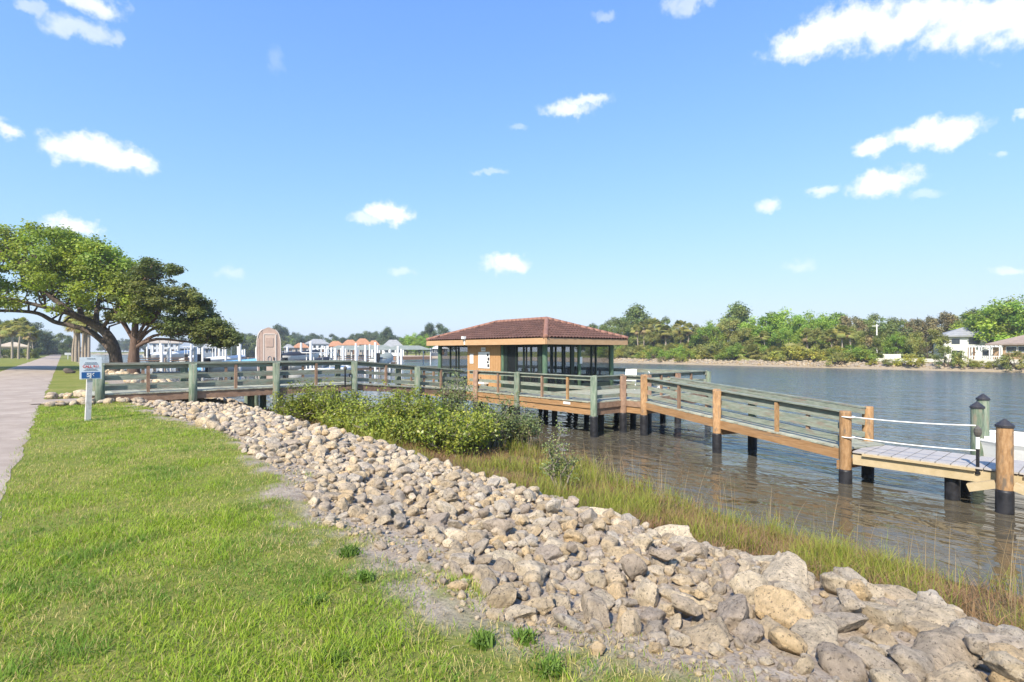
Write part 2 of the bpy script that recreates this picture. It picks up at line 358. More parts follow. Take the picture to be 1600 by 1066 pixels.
# path: 3 m of worn asphalt with ragged edges
M_asph = mat('pale_worn_asphalt', (.31, .25, .20), (.40, .33, .27), .9, 1.2, bump=.6, bscale=60, c3=(.45, .375, .30), c3w=.55)
def build_path():
    vs_ = np.concatenate([np.arange(-12, 40, .25), np.arange(40, 320, 3)])
    r = -.50 + (vnoise(vs_, vs_ * 0, 1.4, 4) - .5) * .10 + (vnoise(vs_, vs_ * 0, 6, 5) - .5) * .07
    l = -3.62 + (vnoise(vs_, vs_ * 0, 1.1, 6) - .5) * .16
    V3 = []; 
    for rr, ll, v in zip(r, l, vs_):
        for k in np.linspace(0, 1, 7): V3.append((ll + (rr - ll) * k, v, .004 + .03 * math.sin(math.pi * k)))
    n = len(vs_); i = np.arange(n * 7).reshape(n, 7)
    F = np.stack([i[:-1, :-1], i[:-1, 1:], i[1:, 1:], i[1:, :-1]], -1).reshape(-1, 4)
    o = link('path', fast_mesh('path', np.array(V3), F, M_asph, smooth=True)); tag(o, 'pale grey asphalt footpath running straight along the shore', kind='structure')
    # short apron to the boardwalk
    mb = MB(); pts = [(-.75, 20.9), (.9, 20.75), (.95, 22.35), (-.4, 22.5), (-.75, 23.6)]
    mb.add([(x, y, .030) for x, y in pts], [(0, 1, 2, 3, 4)])
    o = mb.build('apron_path', M_asph); tag(o, 'short asphalt apron joining the footpath to the boardwalk', kind='structure')
build_path()

def build_water():
    m = bpy.data.materials.new('brown_canal_water'); m.use_nodes = True; t = m.node_tree; b = t.nodes['Principled BSDF']
    b.inputs['Roughness'].default_value = .06; b.inputs['IOR'].default_value = 1.33; b.inputs['Specular IOR Level'].default_value = .5
    geo = N(t, 'ShaderNodeNewGeometry')
    def wv(scale, stretch, rot, det):
        mp = N(t, 'ShaderNodeMapping'); mp.inputs['Scale'].default_value = stretch; mp.inputs['Rotation'].default_value = (0, 0, rot); t.links.new(geo.outputs['Position'], mp.inputs[0])
        n = N(t, 'ShaderNodeTexNoise'); n.inputs['Scale'].default_value = scale; n.inputs['Detail'].default_value = det; n.inputs['Roughness'].default_value = .5; n.inputs['Distortion'].default_value = .6
        t.links.new(mp.outputs[0], n.inputs['Vector']); return n.outputs[0]
    a = wv(2.3, (1, .42, 1), .5, 3); c = wv(.5, (1, .5, 1), .35, 2)
    m1 = N(t, 'ShaderNodeMath', op='MULTIPLY_ADD'); t.links.new(c, m1.inputs[0]); m1.inputs[1].default_value = 1.6; t.links.new(a, m1.inputs[2])
    bp = N(t, 'ShaderNodeBump'); bp.inputs['Strength'].default_value = 1.0; bp.inputs['Distance'].default_value = .11
    # sheltered water by the bank lies calmer than the open channel
    sx = N(t, 'ShaderNodeSeparateXYZ'); t.links.new(geo.outputs['Position'], sx.inputs[0])
    r = N(t, 'ShaderNodeMapRange'); t.links.new(sx.outputs[0], r.inputs[0]); r.inputs[1].default_value = 9; r.inputs[2].default_value = 24; r.inputs[3].default_value = .40; r.inputs[4].default_value = 1.0
    t.links.new(r.outputs[0], bp.inputs['Strength'])
    # silt stirred up near the bank, clearer water in the channel
    r2 = N(t, 'ShaderNodeMapRange'); t.links.new(sx.outputs[0], r2.inputs[0]); r2.inputs[1].default_value = 10; r2.inputs[2].default_value = 26
    cm = N(t, 'ShaderNodeMix', data_type='RGBA'); t.links.new(r2.outputs[0], cm.inputs[0]); cm.inputs[6].default_value = (.095, .072, .036, 1); cm.inputs[7].default_value = (.058, .082, .105, 1); t.links.new(cm.outputs[2], b.inputs['Base Color'])
    r3 = N(t, 'ShaderNodeMapRange'); t.links.new(sx.outputs[0], r3.inputs[0]); r3.inputs[1].default_value = 12; r3.inputs[2].default_value = 60; r3.inputs[3].default_value = .05; r3.inputs[4].default_value = .17; t.links.new(r3.outputs[0], b.inputs['Roughness'])
    t.links.new(m1.outputs[0], bp.inputs['Height']); t.links.new(bp.outputs[0], b.inputs['Normal'])
    us = np.array([3., 60, 130, 260]); vs_ = np.array([-245., 0, 200, 700])
    o = sheet('water', us, vs_, WZ, m); tag(o, 'rippled brown-blue canal water', kind='structure')
build_water()

# ------------------------------------------------------------------ riprap stones
def ico(sub):
    import bmesh
    bm = bmesh.new(); bmesh.ops.create_icosphere(bm, subdivisions=sub, radius=1.0)
    V = np.array([v.co[:] for v in bm.verts]); F = np.array([[v.index for v in f.verts] for f in bm.faces]); bm.free(); return V, F
def rock_shape(V, seed, amp=.30):
    r = np.random.default_rng(seed); off = Vector(r.random(3) * 50)
    out = V.copy()
    # a few flattening planes give broken faces
    pl = r.normal(size=(12, 3)); pl /= np.linalg.norm(pl, axis=1)[:, None]; pd = r.uniform(.52, .88, 12)
    for n_, d_ in zip(pl, pd):
        s = out @ n_; ex = np.maximum(s - d_, 0); out = out - np.outer(ex * .93, n_)
    k = np.array([mnoise.fractal(Vector(p) * 1.3 + off, 1.0, 2.0, 4) for p in V])
    k2 = np.array([mnoise.noise(Vector(p) * 5.0 + off) for p in V])
    k3 = np.array([mnoise.noise(Vector(p) * 11.0 + off) for p in V]) if len(V) > 300 else 0
    out = out * (1 + amp * .5 * k + .06 * k2 + .022 * k3)[:, None]
    return out
def stone_mat(name, attr):
    m = bpy.data.materials.new(name); m.use_nodes = True; t = m.node_tree; b = t.nodes['Principled BSDF']
    b.inputs['Roughness'].default_value = .92; b.inputs['Specular IOR Level'].default_value = .15
    geo = N(t, 'ShaderNodeNewGeometry')
    if attr:
        vc = N(t, 'ShaderNodeVertexColor'); vc.layer_name = 'Col'; base = vc.outputs[0]
    else:
        oi = N(t, 'ShaderNodeObjectInfo'); base = oi.outputs['Color']
    def nz(s, d=6, rg=.7):
        n = N(t, 'ShaderNodeTexNoise'); n.inputs['Scale'].default_value = s; n.inputs['Detail'].default_value = d; n.inputs['Roughness'].default_value = rg; t.links.new(geo.outputs['Position'], n.inputs['Vector']); return n.outputs[0]
    def mr(x, a, z, o0=0, o1=1):
        r = N(t, 'ShaderNodeMapRange'); t.links.new(x, r.inputs[0]); r.inputs[1].default_value = a; r.inputs[2].default_value = z; r.inputs[3].default_value = o0; r.inputs[4].default_value = o1; return r.outputs[0]
    mul = N(t, 'ShaderNodeMix', data_type='RGBA', blend_type='MULTIPLY'); mul.inputs[0].default_value = 1; t.links.new(base, mul.inputs[6])
    gr = N(t, 'ShaderNodeCombineColor'); v_ = mr(nz(13), .3, .7, .68, 1.35)
    for k in range(3): t.links.new(v_, gr.inputs[k])
    t.links.new(gr.outputs[0], mul.inputs[7])
    li = N(t, 'ShaderNodeMix', data_type='RGBA'); t.links.new(mr(nz(7), .52, .66, 0, .5), li.inputs[0]); t.links.new(mul.outputs[2], li.inputs[6]); li.inputs[7].default_value = (.20, .17, .14, 1)
    pit = N(t, 'ShaderNodeMix', data_type='RGBA'); t.links.new(mr(nz(45, 3), .56, .66, 0, .75), pit.inputs[0]); t.links.new(li.outputs[2], pit.inputs[6]); pit.inputs[7].default_value = (.10, .085, .07, 1)
    t.links.new(pit.outputs[2], b.inputs['Base Color'])
    bp = N(t, 'ShaderNodeBump'); bp.inputs['Strength'].default_value = 1.0; bp.inputs['Distance'].default_value = .05; t.links.new(nz(22, 8, .78), bp.inputs['Height']); t.links.new(bp.outputs[0], b.inputs['Normal'])
    MATS[name] = m; return m
M_stone = stone_mat('limestone', False); M_stones = stone_mat('limestone_mass', True)
STONE_COL = np.array([(.56, .445, .30), (.62, .51, .36), (.49, .395, .285), (.64, .53, .38), (.56, .44, .29), (.62, .46, .27), (.44, .36, .28), (.56, .485, .385), (.50, .42, .325)])
def build_riprap():
    r = np.random.default_rng(11)
    items = []            # u, v, z-offset, size(sx,sy,sz)
    grid = {}
    def free(u, v, d, slack):
        cu, cv = int(u / .5), int(v / .5)
        for a in (-1, 0, 1, -2, 2):
            for b_ in (-1, 0, 1, -2, 2):
                for (x, y, dd) in grid.get((cu + a, cv + b_), ()):
                    if (x - u) ** 2 + (y - v) ** 2 < ((dd + d) * .5 * slack) ** 2: return False
        return True
    def put(u, v, d, asp=None, lift=0., slack=.80, colr=None, rz=None):
        if not free(u, v, d, slack): return False
        grid.setdefault((int(u / .5), int(v / .5)), []).append((u, v, d))
        asp = asp if asp is not None else (r.uniform(.85, 1.4), r.uniform(.7, 1.0), r.uniform(.5, .85))
        items.append((u, v, d, asp, lift, colr if colr is not None else STONE_COL[r.integers(len(STONE_COL))] * r.uniform(.85, 1.12), rz if rz is not None else r.uniform(0, 6.28)))
        return True
    pale = np.array((.68, .57, .40))
    # named boulders first: large pale blocks along the crest and the near right end
    for u, v, d, c in [(5.3, 1.2, .85, 0), (4.6, .9, .7, 1), (3.9, .7, .6, 2), (5.25, 2.3, .75, pale), (4.3, 1.7, .62, 3), (3.4, 1.2, .5, 1), (5.35, 3.4, .7, pale), (5.2, 4.3, .62, pale), (2.9, 1.6, .5, 0), (3.3, 2.0, .42, 3), (2.75, 2.35, .45, 1),
                       (5.35, 5.2, .55, pale), (5.25, 6.4, .6, 3), (4.5, 2.6, .5, 2), (3.7, 2.7, .4, 5), (4.9, .1, .8, 1), (4.0, -.2, .7, 3), (5.6, -.6, .9, 1), (3.2, 8.6, .55, 0), (3.0, 9.6, .6, 2), (3.5, 9.2, .5, 5), (5.2, 8.2, .5, 3), (5.2, 10.0, .5, 1), (2.9, 10.8, .5, 4), (3.4, 3.4, .35, 3), (2.7, 3.3, .42, pale)]:
        put(u, v, d * .68, (r.uniform(1.2, 1.7), r.uniform(.75, .95), r.uniform(.40, .54)), 0, .75, STONE_COL[c] if isinstance(c, int) else c)
    for tries, dlo, dhi in [(150, .28, .38), (3200, .18, .28), (16000, .12, .22), (30000, .07, .14)]:
        for _ in range(tries):
            v = -2.5 + 27 * r.random() ** 1.25 if dhi > .2 else -2.5 + 24 * r.random() ** 1.35
            lo = lawn_edge(v) + (.58 if v < 3.2 else .45 if v < 8 else .22) + .25 * math.sin(v * 1.9); u = r.uniform(lo, 5.75)
            f = 1.25 if v < 1.8 else (.8 if 2.2 < v < 9 else 1.0)
            put(u, v, r.uniform(dlo, dhi) * f)
    # scattered half-buried stones in the dirt strip, and the two rows by the apron
    for _ in range(4000):
        v = 17 * r.random() ** 1.5; put(lawn_edge(v) + r.uniform(.15, .95), v, r.uniform(.022, .06) if r.random() < .85 else r.uniform(.06, .14), None, 0)
    for _ in range(160):
        put(r.uniform(-.35, 2.9), 20.05 + r.normal(0, .16), r.uniform(.22, .46), None, .03, .7)
    for _ in range(90):
        put(r.uniform(-.3, .75), 23.1 + r.normal(0, .22), r.uniform(.22, .48), None, .03, .7)
    for _ in range(500):      # riprap carrying on past the boardwalk
        v = r.uniform(24, 60); put(r.uniform(2.6, 6.2), v, r.uniform(.3, .75), None, 0, .8)
    # piles: second layer on top, lifting the crest
    base = list(items)
    for _ in range(900):
        u0, v0, d0, a0, l0, c0, z0 = base[r.integers(len(base))]
        if d0 < .16 or v0 > 19 or u0 < 2.9: continue
        d = r.uniform(.10, .26); items.append((u0 + r.normal(0, .12), v0 + r.normal(0, .12), d, (r.uniform(.9, 1.4), r.uniform(.7, 1), r.uniform(.55, .85)), d0 * .30, STONE_COL[r.integers(len(STONE_COL))] * r.uniform(.9, 1.12), r.uniform(0, 6.28)))
    I = np.array([(a[0], a[1], a[2], a[4]) for a in items])
    Y = I[:, 0] * FWD.x + I[:, 1] * FWD.y; X = I[:, 0] * RGT.x + I[:, 1] * RGT.y
    vis = (Y > 1.2) & (np.abs(X) < Y * 1.02)
    order = np.argsort(-(I[:, 2] / np.maximum(Y, .5)) * vis)
    single = set(order[:300].tolist())
    root = bpy.data.objects.new('riprap_bank', None); col.objects.link(root); tag(root, 'bank of loose limestone riprap between lawn and marsh', kind='structure')
    V3, F3 = ico(4); V2, F2 = ico(3); V1, F1 = ico(2)
    hi = [fast_mesh('stone', rock_shape(V3, 100 + k) * .5, F3, M_stone, smooth=True) for k in range(16)]
    mid = [rock_shape(V2, 200 + k) * .5 for k in range(20)]; low = [rock_shape(V1, 300 + k) * .5 for k in range(20)]
    AV = {0: [], 1: []}; AF = {0: [], 1: []}; AC = []; CV = []; n = 0
    vv, ff, cc = [], [], []
    for k, (u, v, d, asp, lift, c, rz) in enumerate(items):
        z = float(gh(u, v)) + d * asp[2] * .22 + lift
        tilt = (r.normal(0, .28), r.normal(0, .28) + .12, rz)
        sc = (d * asp[0], d * asp[1], d * asp[2])
        if k in single:
            o = link('stone', hi[k % 16], root, (u, v, z), tilt, sc); o.color = (*c, 1)
        else:
            if not (Y[k] > .8 and abs(X[k]) < Y[k] * 1.25 + 1): continue
            src, fc = (mid, F2) if (Y[k] < 9 and d > .1) else (low, F1)
            from mathutils import Euler
            m3 = np.array(Euler(tilt).to_matrix()) * np.array(sc)
            pts = src[k % 20] @ m3.T + np.array((u, v, z))
            vv.append(pts); ff.append(fc + n); cc.append(np.repeat(c[None], len(pts), 0)); n += len(pts)
    o = link('small_stones', fast_mesh('small_stones', np.concatenate(vv), np.concatenate(ff), M_stones, np.concatenate(cc), smooth=True), root); o['kind'] = 'stuff'
    print('stones', len(items), 'tris', sum(len(f) for f in ff))
build_riprap()

# ------------------------------------------------------------------ grasses
def blades(name, base, hgt, wid, lean, cols, mt, seg=3, tipcol=None, curl=1.0):
    n = len(base); r = np.random.default_rng(len(base))
    az = r.uniform(0, 2 * math.pi, n); ld = np.stack([np.cos(az), np.sin(az)], -1)
    faz = az + r.normal(math.pi / 2, .5, n); fd = np.stack([np.cos(faz), np.sin(faz)], -1)
    V = np.zeros((n, (seg) * 2 + 1, 3)); C = np.zeros((n, seg * 2 + 1, 3))
    tip = cols if tipcol is None else tipcol
    for k in range(seg + 1):
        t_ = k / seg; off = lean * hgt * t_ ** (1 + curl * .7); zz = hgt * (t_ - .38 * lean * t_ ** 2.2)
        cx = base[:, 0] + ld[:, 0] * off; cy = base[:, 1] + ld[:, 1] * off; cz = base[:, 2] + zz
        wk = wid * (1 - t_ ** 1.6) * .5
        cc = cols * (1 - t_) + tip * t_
        if k < seg:
            for s_, j in ((-1, 2 * k), (1, 2 * k + 1)):
                V[:, j, 0] = cx + fd[:, 0] * wk * s_; V[:, j, 1] = cy + fd[:, 1] * wk * s_; V[:, j, 2] = cz; C[:, j] = cc
        else:
            V[:, 2 * seg, 0] = cx; V[:, 2 * seg, 1] = cy; V[:, 2 * seg, 2] = cz; C[:, 2 * seg] = cc
    tris = []
    for k in range(seg - 1):
        a = 2 * k; tris += [(a, a + 1, a + 3), (a, a + 3, a + 2)]
    tris.append((2 * seg - 2, 2 * seg - 1, 2 * seg))
    F = (np.arange(n)[:, None, None] * (2 * seg + 1) + np.array(tris)[None]).reshape(-1, 3)
    return fast_mesh(name, V.reshape(-1, 3), F, mt, C.reshape(-1, 3))
M_blade = leaf_mat('lawn_blade', (1, 1, 1), trans=.3, rough=.55)
M_marshblade = leaf_mat('marsh_blade', (1, 1, 1), trans=.25, rough=.6)
def build_lawn():
    r = np.random.default_rng(21); B = []
    for v0, v1, u0, u1, den in [(-.5, 3.2, -.9, 2.6, 7000), (3.2, 6, -.9, 2.6, 5200), (6, 10, -1, 2.7, 2600), (10, 20, -1, 2.4, 1100)]:
        n = int((v1 - v0) * (u1 - u0) * den)
        B.append(np.stack([r.uniform(u0, u1, n), r.uniform(v0, v1, n)], -1))
    B = np.concatenate(B); u, v = B[:, 0], B[:, 1]
    Y = u * FWD.x + v * FWD.y; X = u * RGT.x + v * RGT.y
    e = lawn_edge(v); den = np.clip((e - u) / .35 + .65 + (vnoise(u, v, 2.3, 5) - .5) * 2.4, 0.0, 1) + (u > e) * (u < e + .55) * (vnoise(u, v, 2.9, 77) > .62) * .35
    left = np.clip((u + .60 + (vnoise(v, v * 0, 1.4, 4) - .5) * .1) / .2, 0, 1)
    dry = np.clip((vnoise(u, v, .95, 31) - .50) * 3.2, 0, 1) * .55 + np.clip((vnoise(u, v, 3.1, 32) - .60) * 4, 0, 1) * .4
    dry = np.maximum(dry, np.clip(1 - np.hypot((u + .1) / .75, (v - 9.6) / 1.1), 0, 1) * 1.3)
    dry = np.maximum(dry, np.clip(1 - np.hypot((u - .3) / 1.2, (v - 15.9) / .5), 0, 1) * 1.2)
    dry = np.clip(dry + np.clip((u - e + .45) / .5, 0, 1) * .35, 0, 1)
    keep = (r.random(len(u)) < den * left * (1 - .55 * dry)) & (Y > 1.6) & (np.abs(X) < Y * 1.03 + .3)
    u, v, Y, dry = u[keep], v[keep], Y[keep], dry[keep]; n = len(u)
    z = gh(u, v) - .004
    cl = vnoise(u, v, 4.2, 33); h = (.026 + .055 * r.random(n)) * (.45 + 1.05 * cl) * (1 - .35 * dry)
    wid = np.maximum(.0042, Y * .00062) * r.uniform(.8, 1.5, n)
    g1 = np.array((.185, .30, .026)); g2 = np.array((.34, .43, .04)); straw = np.array((.58, .48, .20)); dk = np.array((.075, .19, .03))
    k = r.random(n)[:, None]; C = g1 * (1 - k) + g2 * k
    kk = np.clip((vnoise(u, v, 1.9, 35) + .6 * vnoise(u, v, 6.5, 36) - .82) * 3.2, 0, 1)[:, None] * .6; C = C * (1 - kk) + dk * kk
    sd_ = ((r.random(n) < .10 + .55 * dry))[:, None]; C = np.where(sd_, straw * r.uniform(.6, 1.1, (n, 1)), C)
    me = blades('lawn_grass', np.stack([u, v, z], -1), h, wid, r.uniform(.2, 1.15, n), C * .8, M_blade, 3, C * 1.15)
    o = link('lawn_grass', me); tag(o, 'short patchy green lawn grass beside the path', 'grass', kind='stuff'); print('lawn blades', n)
    # dead thatch and clippings lying in the dirt strip
    m_ = 5200; v = 17 * r.random(m_) ** 1.3; u = lawn_edge(v) + r.normal(.18, .28, m_); ok = vnoise(u, v, 2.7, 78) > .38; u, v = u[ok], v[ok]; m_ = len(u)
    C = np.array((.42, .34, .22)) * r.uniform(.5, 1.15, (m_, 1))
    o = link('thatch', blades('thatch', np.stack([u, v, gh(u, v)], -1), r.uniform(.02, .06, m_), np.maximum(.004, v * .0006), r.uniform(.9, 1.9, m_), C, M_blade, 3)); tag(o, 'dry straw coloured thatch along the ragged lawn edge', 'thatch', kind='stuff')
    # broadleaf weed tufts at the lawn's edge
    for k, (px, py, s) in enumerate([(545, 865, .12), (570, 905, .08), (495, 945, .10), (530, 1035, .13), (755, 1005, .09), (820, 1000, .08), (860, 1050, .1)]):
        Yw = 1312 / (py - 548); p = P(px, HOR, Yw); m_ = 130
        bb = np.stack([p.x + np.clip(r.normal(0, s * .36, m_), -s * .7, s * .7), p.y + np.clip(r.normal(0, s * .36, m_), -s * .7, s * .7), np.full(m_, float(height(p.x, p.y)))], -1)
        c_ = np.array((.10, .165, .025)) * r.uniform(.8, 1.5, (m_, 1))
        o = link('weed_tuft', blades('weed_tuft', bb, r.uniform(.035, .08, m_), r.uniform(.011, .018, m_), r.uniform(.3, 1, m_), c_, M_blade, 3))
        tag(o, 'small bright green weed tuft at the ragged lawn edge', 'weed', 'weed tufts along the lawn edge')
build_lawn()
def build_marsh():
    r = np.random.default_rng(23)
    # clumps
    nC = 3300; cu = r.uniform(5.5, 12, nC); cv = -4 + 27 * r.random(nC) ** 1.25
    ok = cu < water_edge(cv) + .25 * r.normal(0, 1, nC) + .1; cu, cv = cu[ok], cv[ok]
    Y = cu * FWD.x + cv * FWD.y; X = cu * RGT.x + cv * RGT.y; ok = (Y > 1.5) & (np.abs(X) < Y * 1.1 + .5); cu, cv, Y = cu[ok], cv[ok], Y[ok]
    per = np.where(Y < 9, 34, 20); idx = np.repeat(np.arange(len(cu)), per); n = len(idx)
    sp_ = r.normal(0, .11, (n, 2)); u = cu[idx] + sp_[:, 0]; v = cv[idx] + sp_[:, 1]
    ok = u > 5.45 + .25 * vnoise(u, v, 1.3, 8); u, v, idx = u[ok], v[ok], idx[ok]; n = len(u)
    z = height(u, v) - .02
    tt = np.clip((u - 5.5) / (water_edge(v) - 5.5), 0, 1)
    lush = np.clip(vnoise(u, v, .9, 41) * 2.0 - .75 + .35 * tt + (vnoise(u, v, 3.1, 43) - .5) * .7, 0, 1)
    h = (.15 + .42 * lush * r.random(n) + .16 * r.random(n)) * r.uniform(.7, 1.15, len(cu))[idx]
    wid = np.maximum(.006, (u * FWD.x + v * FWD.y) * .00075) * r.uniform(.8, 1.4, n)
    g = np.array((.19, .26, .03)); y = np.array((.35, .33, .06)); br = np.array((.22, .115, .055)); st = np.array((.38, .25, .125))
    k = r.random((n, 1)); C = g * (1 - k) + y * k
    cdead = r.random(len(cu))[idx] * .65 + r.random(n) * .35; dead = cdead < np.clip(.92 - .70 * lush - .22 * tt, .22, .97); C = np.where(dead[:, None], br * (1 - k) + st * k, C)
    lean = np.where(dead, r.uniform(.5, 1.5, n), r.uniform(.15, .9, n)); h = np.where(dead, h * .95, h)
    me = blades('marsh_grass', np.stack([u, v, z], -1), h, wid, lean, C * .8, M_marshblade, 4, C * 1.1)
    o = link('marsh_grass', me); tag(o, 'yellow green marsh grass with brown dead thatch along the water', 'grass', kind='stuff'); print('marsh', n)
    # tall thin seed stalks standing out over the water
    m_ = 420; v = r.uniform(-1, 15, m_); u = water_edge(v) + r.normal(-.7, .55, m_); z = np.maximum(height(u, v), WZ - .1)
    C = np.array((.36, .27, .16)) * r.uniform(.7, 1.15, (m_, 1))
    me = blades('marsh_stalks', np.stack([u, v, z], -1), r.uniform(.5, 1.15, m_), np.full(m_, .008), r.uniform(.05, .5, m_), C, M_marshblade, 5, C)
    o = link('marsh_stalks', me); tag(o, 'thin brown dry stalks rising above the marsh grass edge', 'grass', kind='stuff')
build_marsh()
# ------------------------------------------------------------------ timber structures
CH = {}
def cyl_mesh(name, r, h, m, n=14, slant=0.0, r2=None):
    key = (name, r, round(h, 3), m.name, slant, r2)
    if key in CH: return CH[key]
    mb = MB(); r2 = r2 or r
    zs = [0, h * .5, h - .05, h]
    for i, z in enumerate(zs):
        rr = r if i < 2 else (r2 if i == 2 else r2 * .93)
        for j in range(n):
            a = 2 * math.pi * j / n; x, y = math.cos(a), math.sin(a)
            zz = z - (slant * (x + .35) if (i == 3 and x > -.35) else 0) if slant else z
            mb.v.append((x * rr, y * rr, zz))
    for i in range(3):
        for j in range(n): mb.f.append((i * n + j, i * n + (j + 1) % n, (i + 1) * n + (j + 1) % n, (i + 1) * n + j))
    mb.f.append(tuple(3 * n + j for j in range(n))); mb.f.append(tuple(reversed(range(n))))
    me = mb.mesh(name, m, smooth=False)
    for p in me.polygons: p.use_smooth = abs(p.normal.z) < .5
    CH[key] = me; return me
def pile(parent, x, y, z0, z1, m, r=.125, wrap=None, slant=.10, rz=2.6, cap=False):
    off = Vector(parent.location)
    o = link('pile', cyl_mesh('pile', r, z1 - z0, m, 14, slant), parent, (x - off.x, y - off.y, z0 - off.z), (0, 0, rz))
    if wrap is not None:
        w_ = link('pile_wrap', cyl_mesh('pile_wrap', r + .012, wrap - (z0), M_wrap, 14), o, (0, 0, -.002))
    return o
def board(parent, name, a, b, wd, ht, m):
    return MB().beam(a, b, wd, ht).build(name, m, parent)
def rails(parent, a, b, inward, m=None, hgt=.93, cap=True, low=True):
    """a, b: deck-level points below the rail line; inward: unit vector to the deck side"""
    m = m or M_sage; a, b, q = Vector(a), Vector(b), Vector(inward)
    up = Vector((0, 0, 1)); o = q * .145
    if cap: board(parent, 'cap_rail', a + up * (hgt - .02) + q * .10, b + up * (hgt - .02) + q * .10, .15, .038, m)
    board(parent, 'top_rail', a + up * (hgt - .115) + o, b + up * (hgt - .115) + o, .038, .13, m)
    board(parent, 'middle_rail', a + up * .475 + o, b + up * .475 + o, .038, .135, m)
    if low: board(parent, 'bottom_rail', a + up * .165 + o, b + up * .165 + o, .038, .135, m)
def stud(parent, p, h, inward, m=M_brown, down=.22, wd=.085):
    q = Vector(inward) * .085; p = Vector(p)
    return MB().box(p + q + Vector((0, 0, (h - down) / 2 - .03)), (wd, wd, h + down - .06), math.atan2(inward[1], inward[0])).build('rail_post', m, parent)
def planks(parent, name, path_a, path_b, wd, th, m, gap=.006, jitter=.012, overhang=0.0):
    """boards laid across from line a0-a1 to line b0-b1 (3D points, top of deck)"""
    a0, a1 = map(Vector, path_a); b0, b1 = map(Vector, path_b); L = (a1 - a0).length; n = int(L / (wd + gap)); off = Vector(parent.location)
    rr = random.Random(n); Wd = (b0 - a0).length + 2 * overhang
    key = (name, round(Wd, 3), wd, th, m.name)
    if key not in CH: CH[key] = MB().box((0, 0, -th / 2), (wd, Wd, th)).mesh(name, m)
    for i in range(n):
        t_ = (i + .5) / n; p = a0.lerp(a1, t_); q = b0.lerp(b1, t_); d = (q - p).normalized(); along = (a1 - a0).normalized()
        up = along.cross(d); 
        if up.z < 0: up = -up; along = -along
        x = d.cross(up)
        Mx = Matrix((x, d, up)).transposed().to_4x4(); Mx.translation = (p + q) / 2 - off + d * rr.uniform(-jitter, jitter) + up * rr.uniform(-.003, .001)
        o = link(name, CH[key], parent); o.matrix_basis = Mx

# ---- boardwalk: level from the shore, then a ramp down to the pavilion deck
DZ0, DZ1 = .27, -.25
VN, VF = 20.3, 21.95
bw = thing('boardwalk', 'long green weathered timber boardwalk leading from the path out to the pavilion', 'boardwalk', (7.5, 21.1, -.8))
def deck_z(u): return float(np.interp(u, [9.0, 14.5], [DZ0, DZ1]))
PU = [.85, 3.3, 5.95, 8.95, 11.85]
for side, v, q in ((0, VN, (0, 1, 0)), (1, VF, (0, -1, 0))):
    for i, u in enumerate(PU):
        z = deck_z(u); g = float(height(u, v))
        pile(bw, u, v - q[1] * .03, min(g, WZ) - .5 if i > 2 else g - .5, z + .93 - (.02 if i else 0), M_sagedark if i < 4 else M_sagedark, .125, (WZ + .75 if i > 3 else None), .08, 4.7 if side == 0 else 1.6)
    ends = PU + [14.45]
    for u0, u1 in zip(ends[:-1], ends[1:]):
        rails(bw, (u0, v, deck_z(u0)), (u1, v, deck_z(u1)), q)
        um = (u0 + u1) / 2
        if u1 < 15: stud(bw, (um, v, deck_z(um)), .90, q)
    for u0, u1 in ((.6, 9.0), (9.0, 14.45)):
        board(bw, 'fascia_board', (u0, v + q[1] * .02, deck_z(u0) - .16), (u1, v + q[1] * .02, deck_z(u1) - .16), .04, .24, M_brown)
for u0, u1 in ((.6, 9.0), (9.0, 14.45)):
    planks(bw, 'plank', ((u0, VN + .0, deck_z(u0)), (u1, VN + .0, deck_z(u1))), ((u0, VF, deck_z(u0)), (u1, VF, deck_z(u1))), .14, .038, M_deck, overhang=.03)
    for v in (20.75, 21.5): board(bw, 'joist', (u0, v, deck_z(u0) - .14), (u1, v, deck_z(u1) - .14), .045, .19, M_brown)
for u in (5.3, 8.5, 11.85):      # short posts under the deck
    pile(bw, u, 21.1, min(float(height(u, 21.1)), WZ) - .4, deck_z(u) - .25, M_sagedark, .12, None, 0, 0)

# ---- pavilion platform
pf = thing('pavilion_deck', 'green and orange timber deck on black wrapped piles around the pavilion', 'deck', (18.4, 19, WZ))
U0, U1, V0, V1 = 14.5, 22.4, 12.4, 27.0
JU0, JU1, JV = 16.2, 17.65, 11.5
def pf_pile(u, v, top, m=M_sagedark, rz=0, slant=.14): return pile(pf, u, v, WZ - 1.2, top, m, .125, DZ1 - .50, slant, rz)
front = [(U0, 19.5), (U0, 16.6), (U0, V0)]
for k, (u, v) in enumerate(front): pf_pile(u - .03, v, DZ1 + .96, M_brown if k == 0 else M_sagedark, 3.1)
pf_pile(JU0 - .05, V0 - .0, DZ1 + .95, M_brown, 4.6); pf_pile(JU0 - .03, JV - .03, DZ1 + .97, M_orange, 4.2)
pf_pile(U1, V0, DZ1 + .95, M_sagedark, 5.2); pf_pile(19.9, V0, DZ1 + .93, M_brown, 4.7); pf_pile(U1, 16.5, DZ1 + .93, M_sagedark); pf_pile(U1, 21, DZ1 + .93, M_sagedark); pf_pile(U1, V1, DZ1 + .93, M_sagedark); pf_pile(JU1 + .12, V0, DZ1 + .93, M_brown, 4.7)
pf_pile(U0 - .03, V1, DZ1 + .93); pf_pile(U0 - .03, 22.1, DZ1 + .93); pf_pile(U0 - .03, 24.5, DZ1 + .93)
for u in (16.3, 18.4, 20.6):
    for v in (13.6, 16.2, 18.9, 21.6, 24.3, 26.7): pile(pf, u, v, WZ - 1.2, DZ1 - .3, M_wrap, .125, None, 0, 0)
Qx, Qy = (1, 0, 0), (0, 1, 0)
for (a, b) in (((U0, 20.2), (U0, 16.6)), ((U0, 16.6), (U0, V0)), ((U0, V1), (U0, 22.05))):
    rails(pf, (*a, DZ1), (*b, DZ1), Qx)
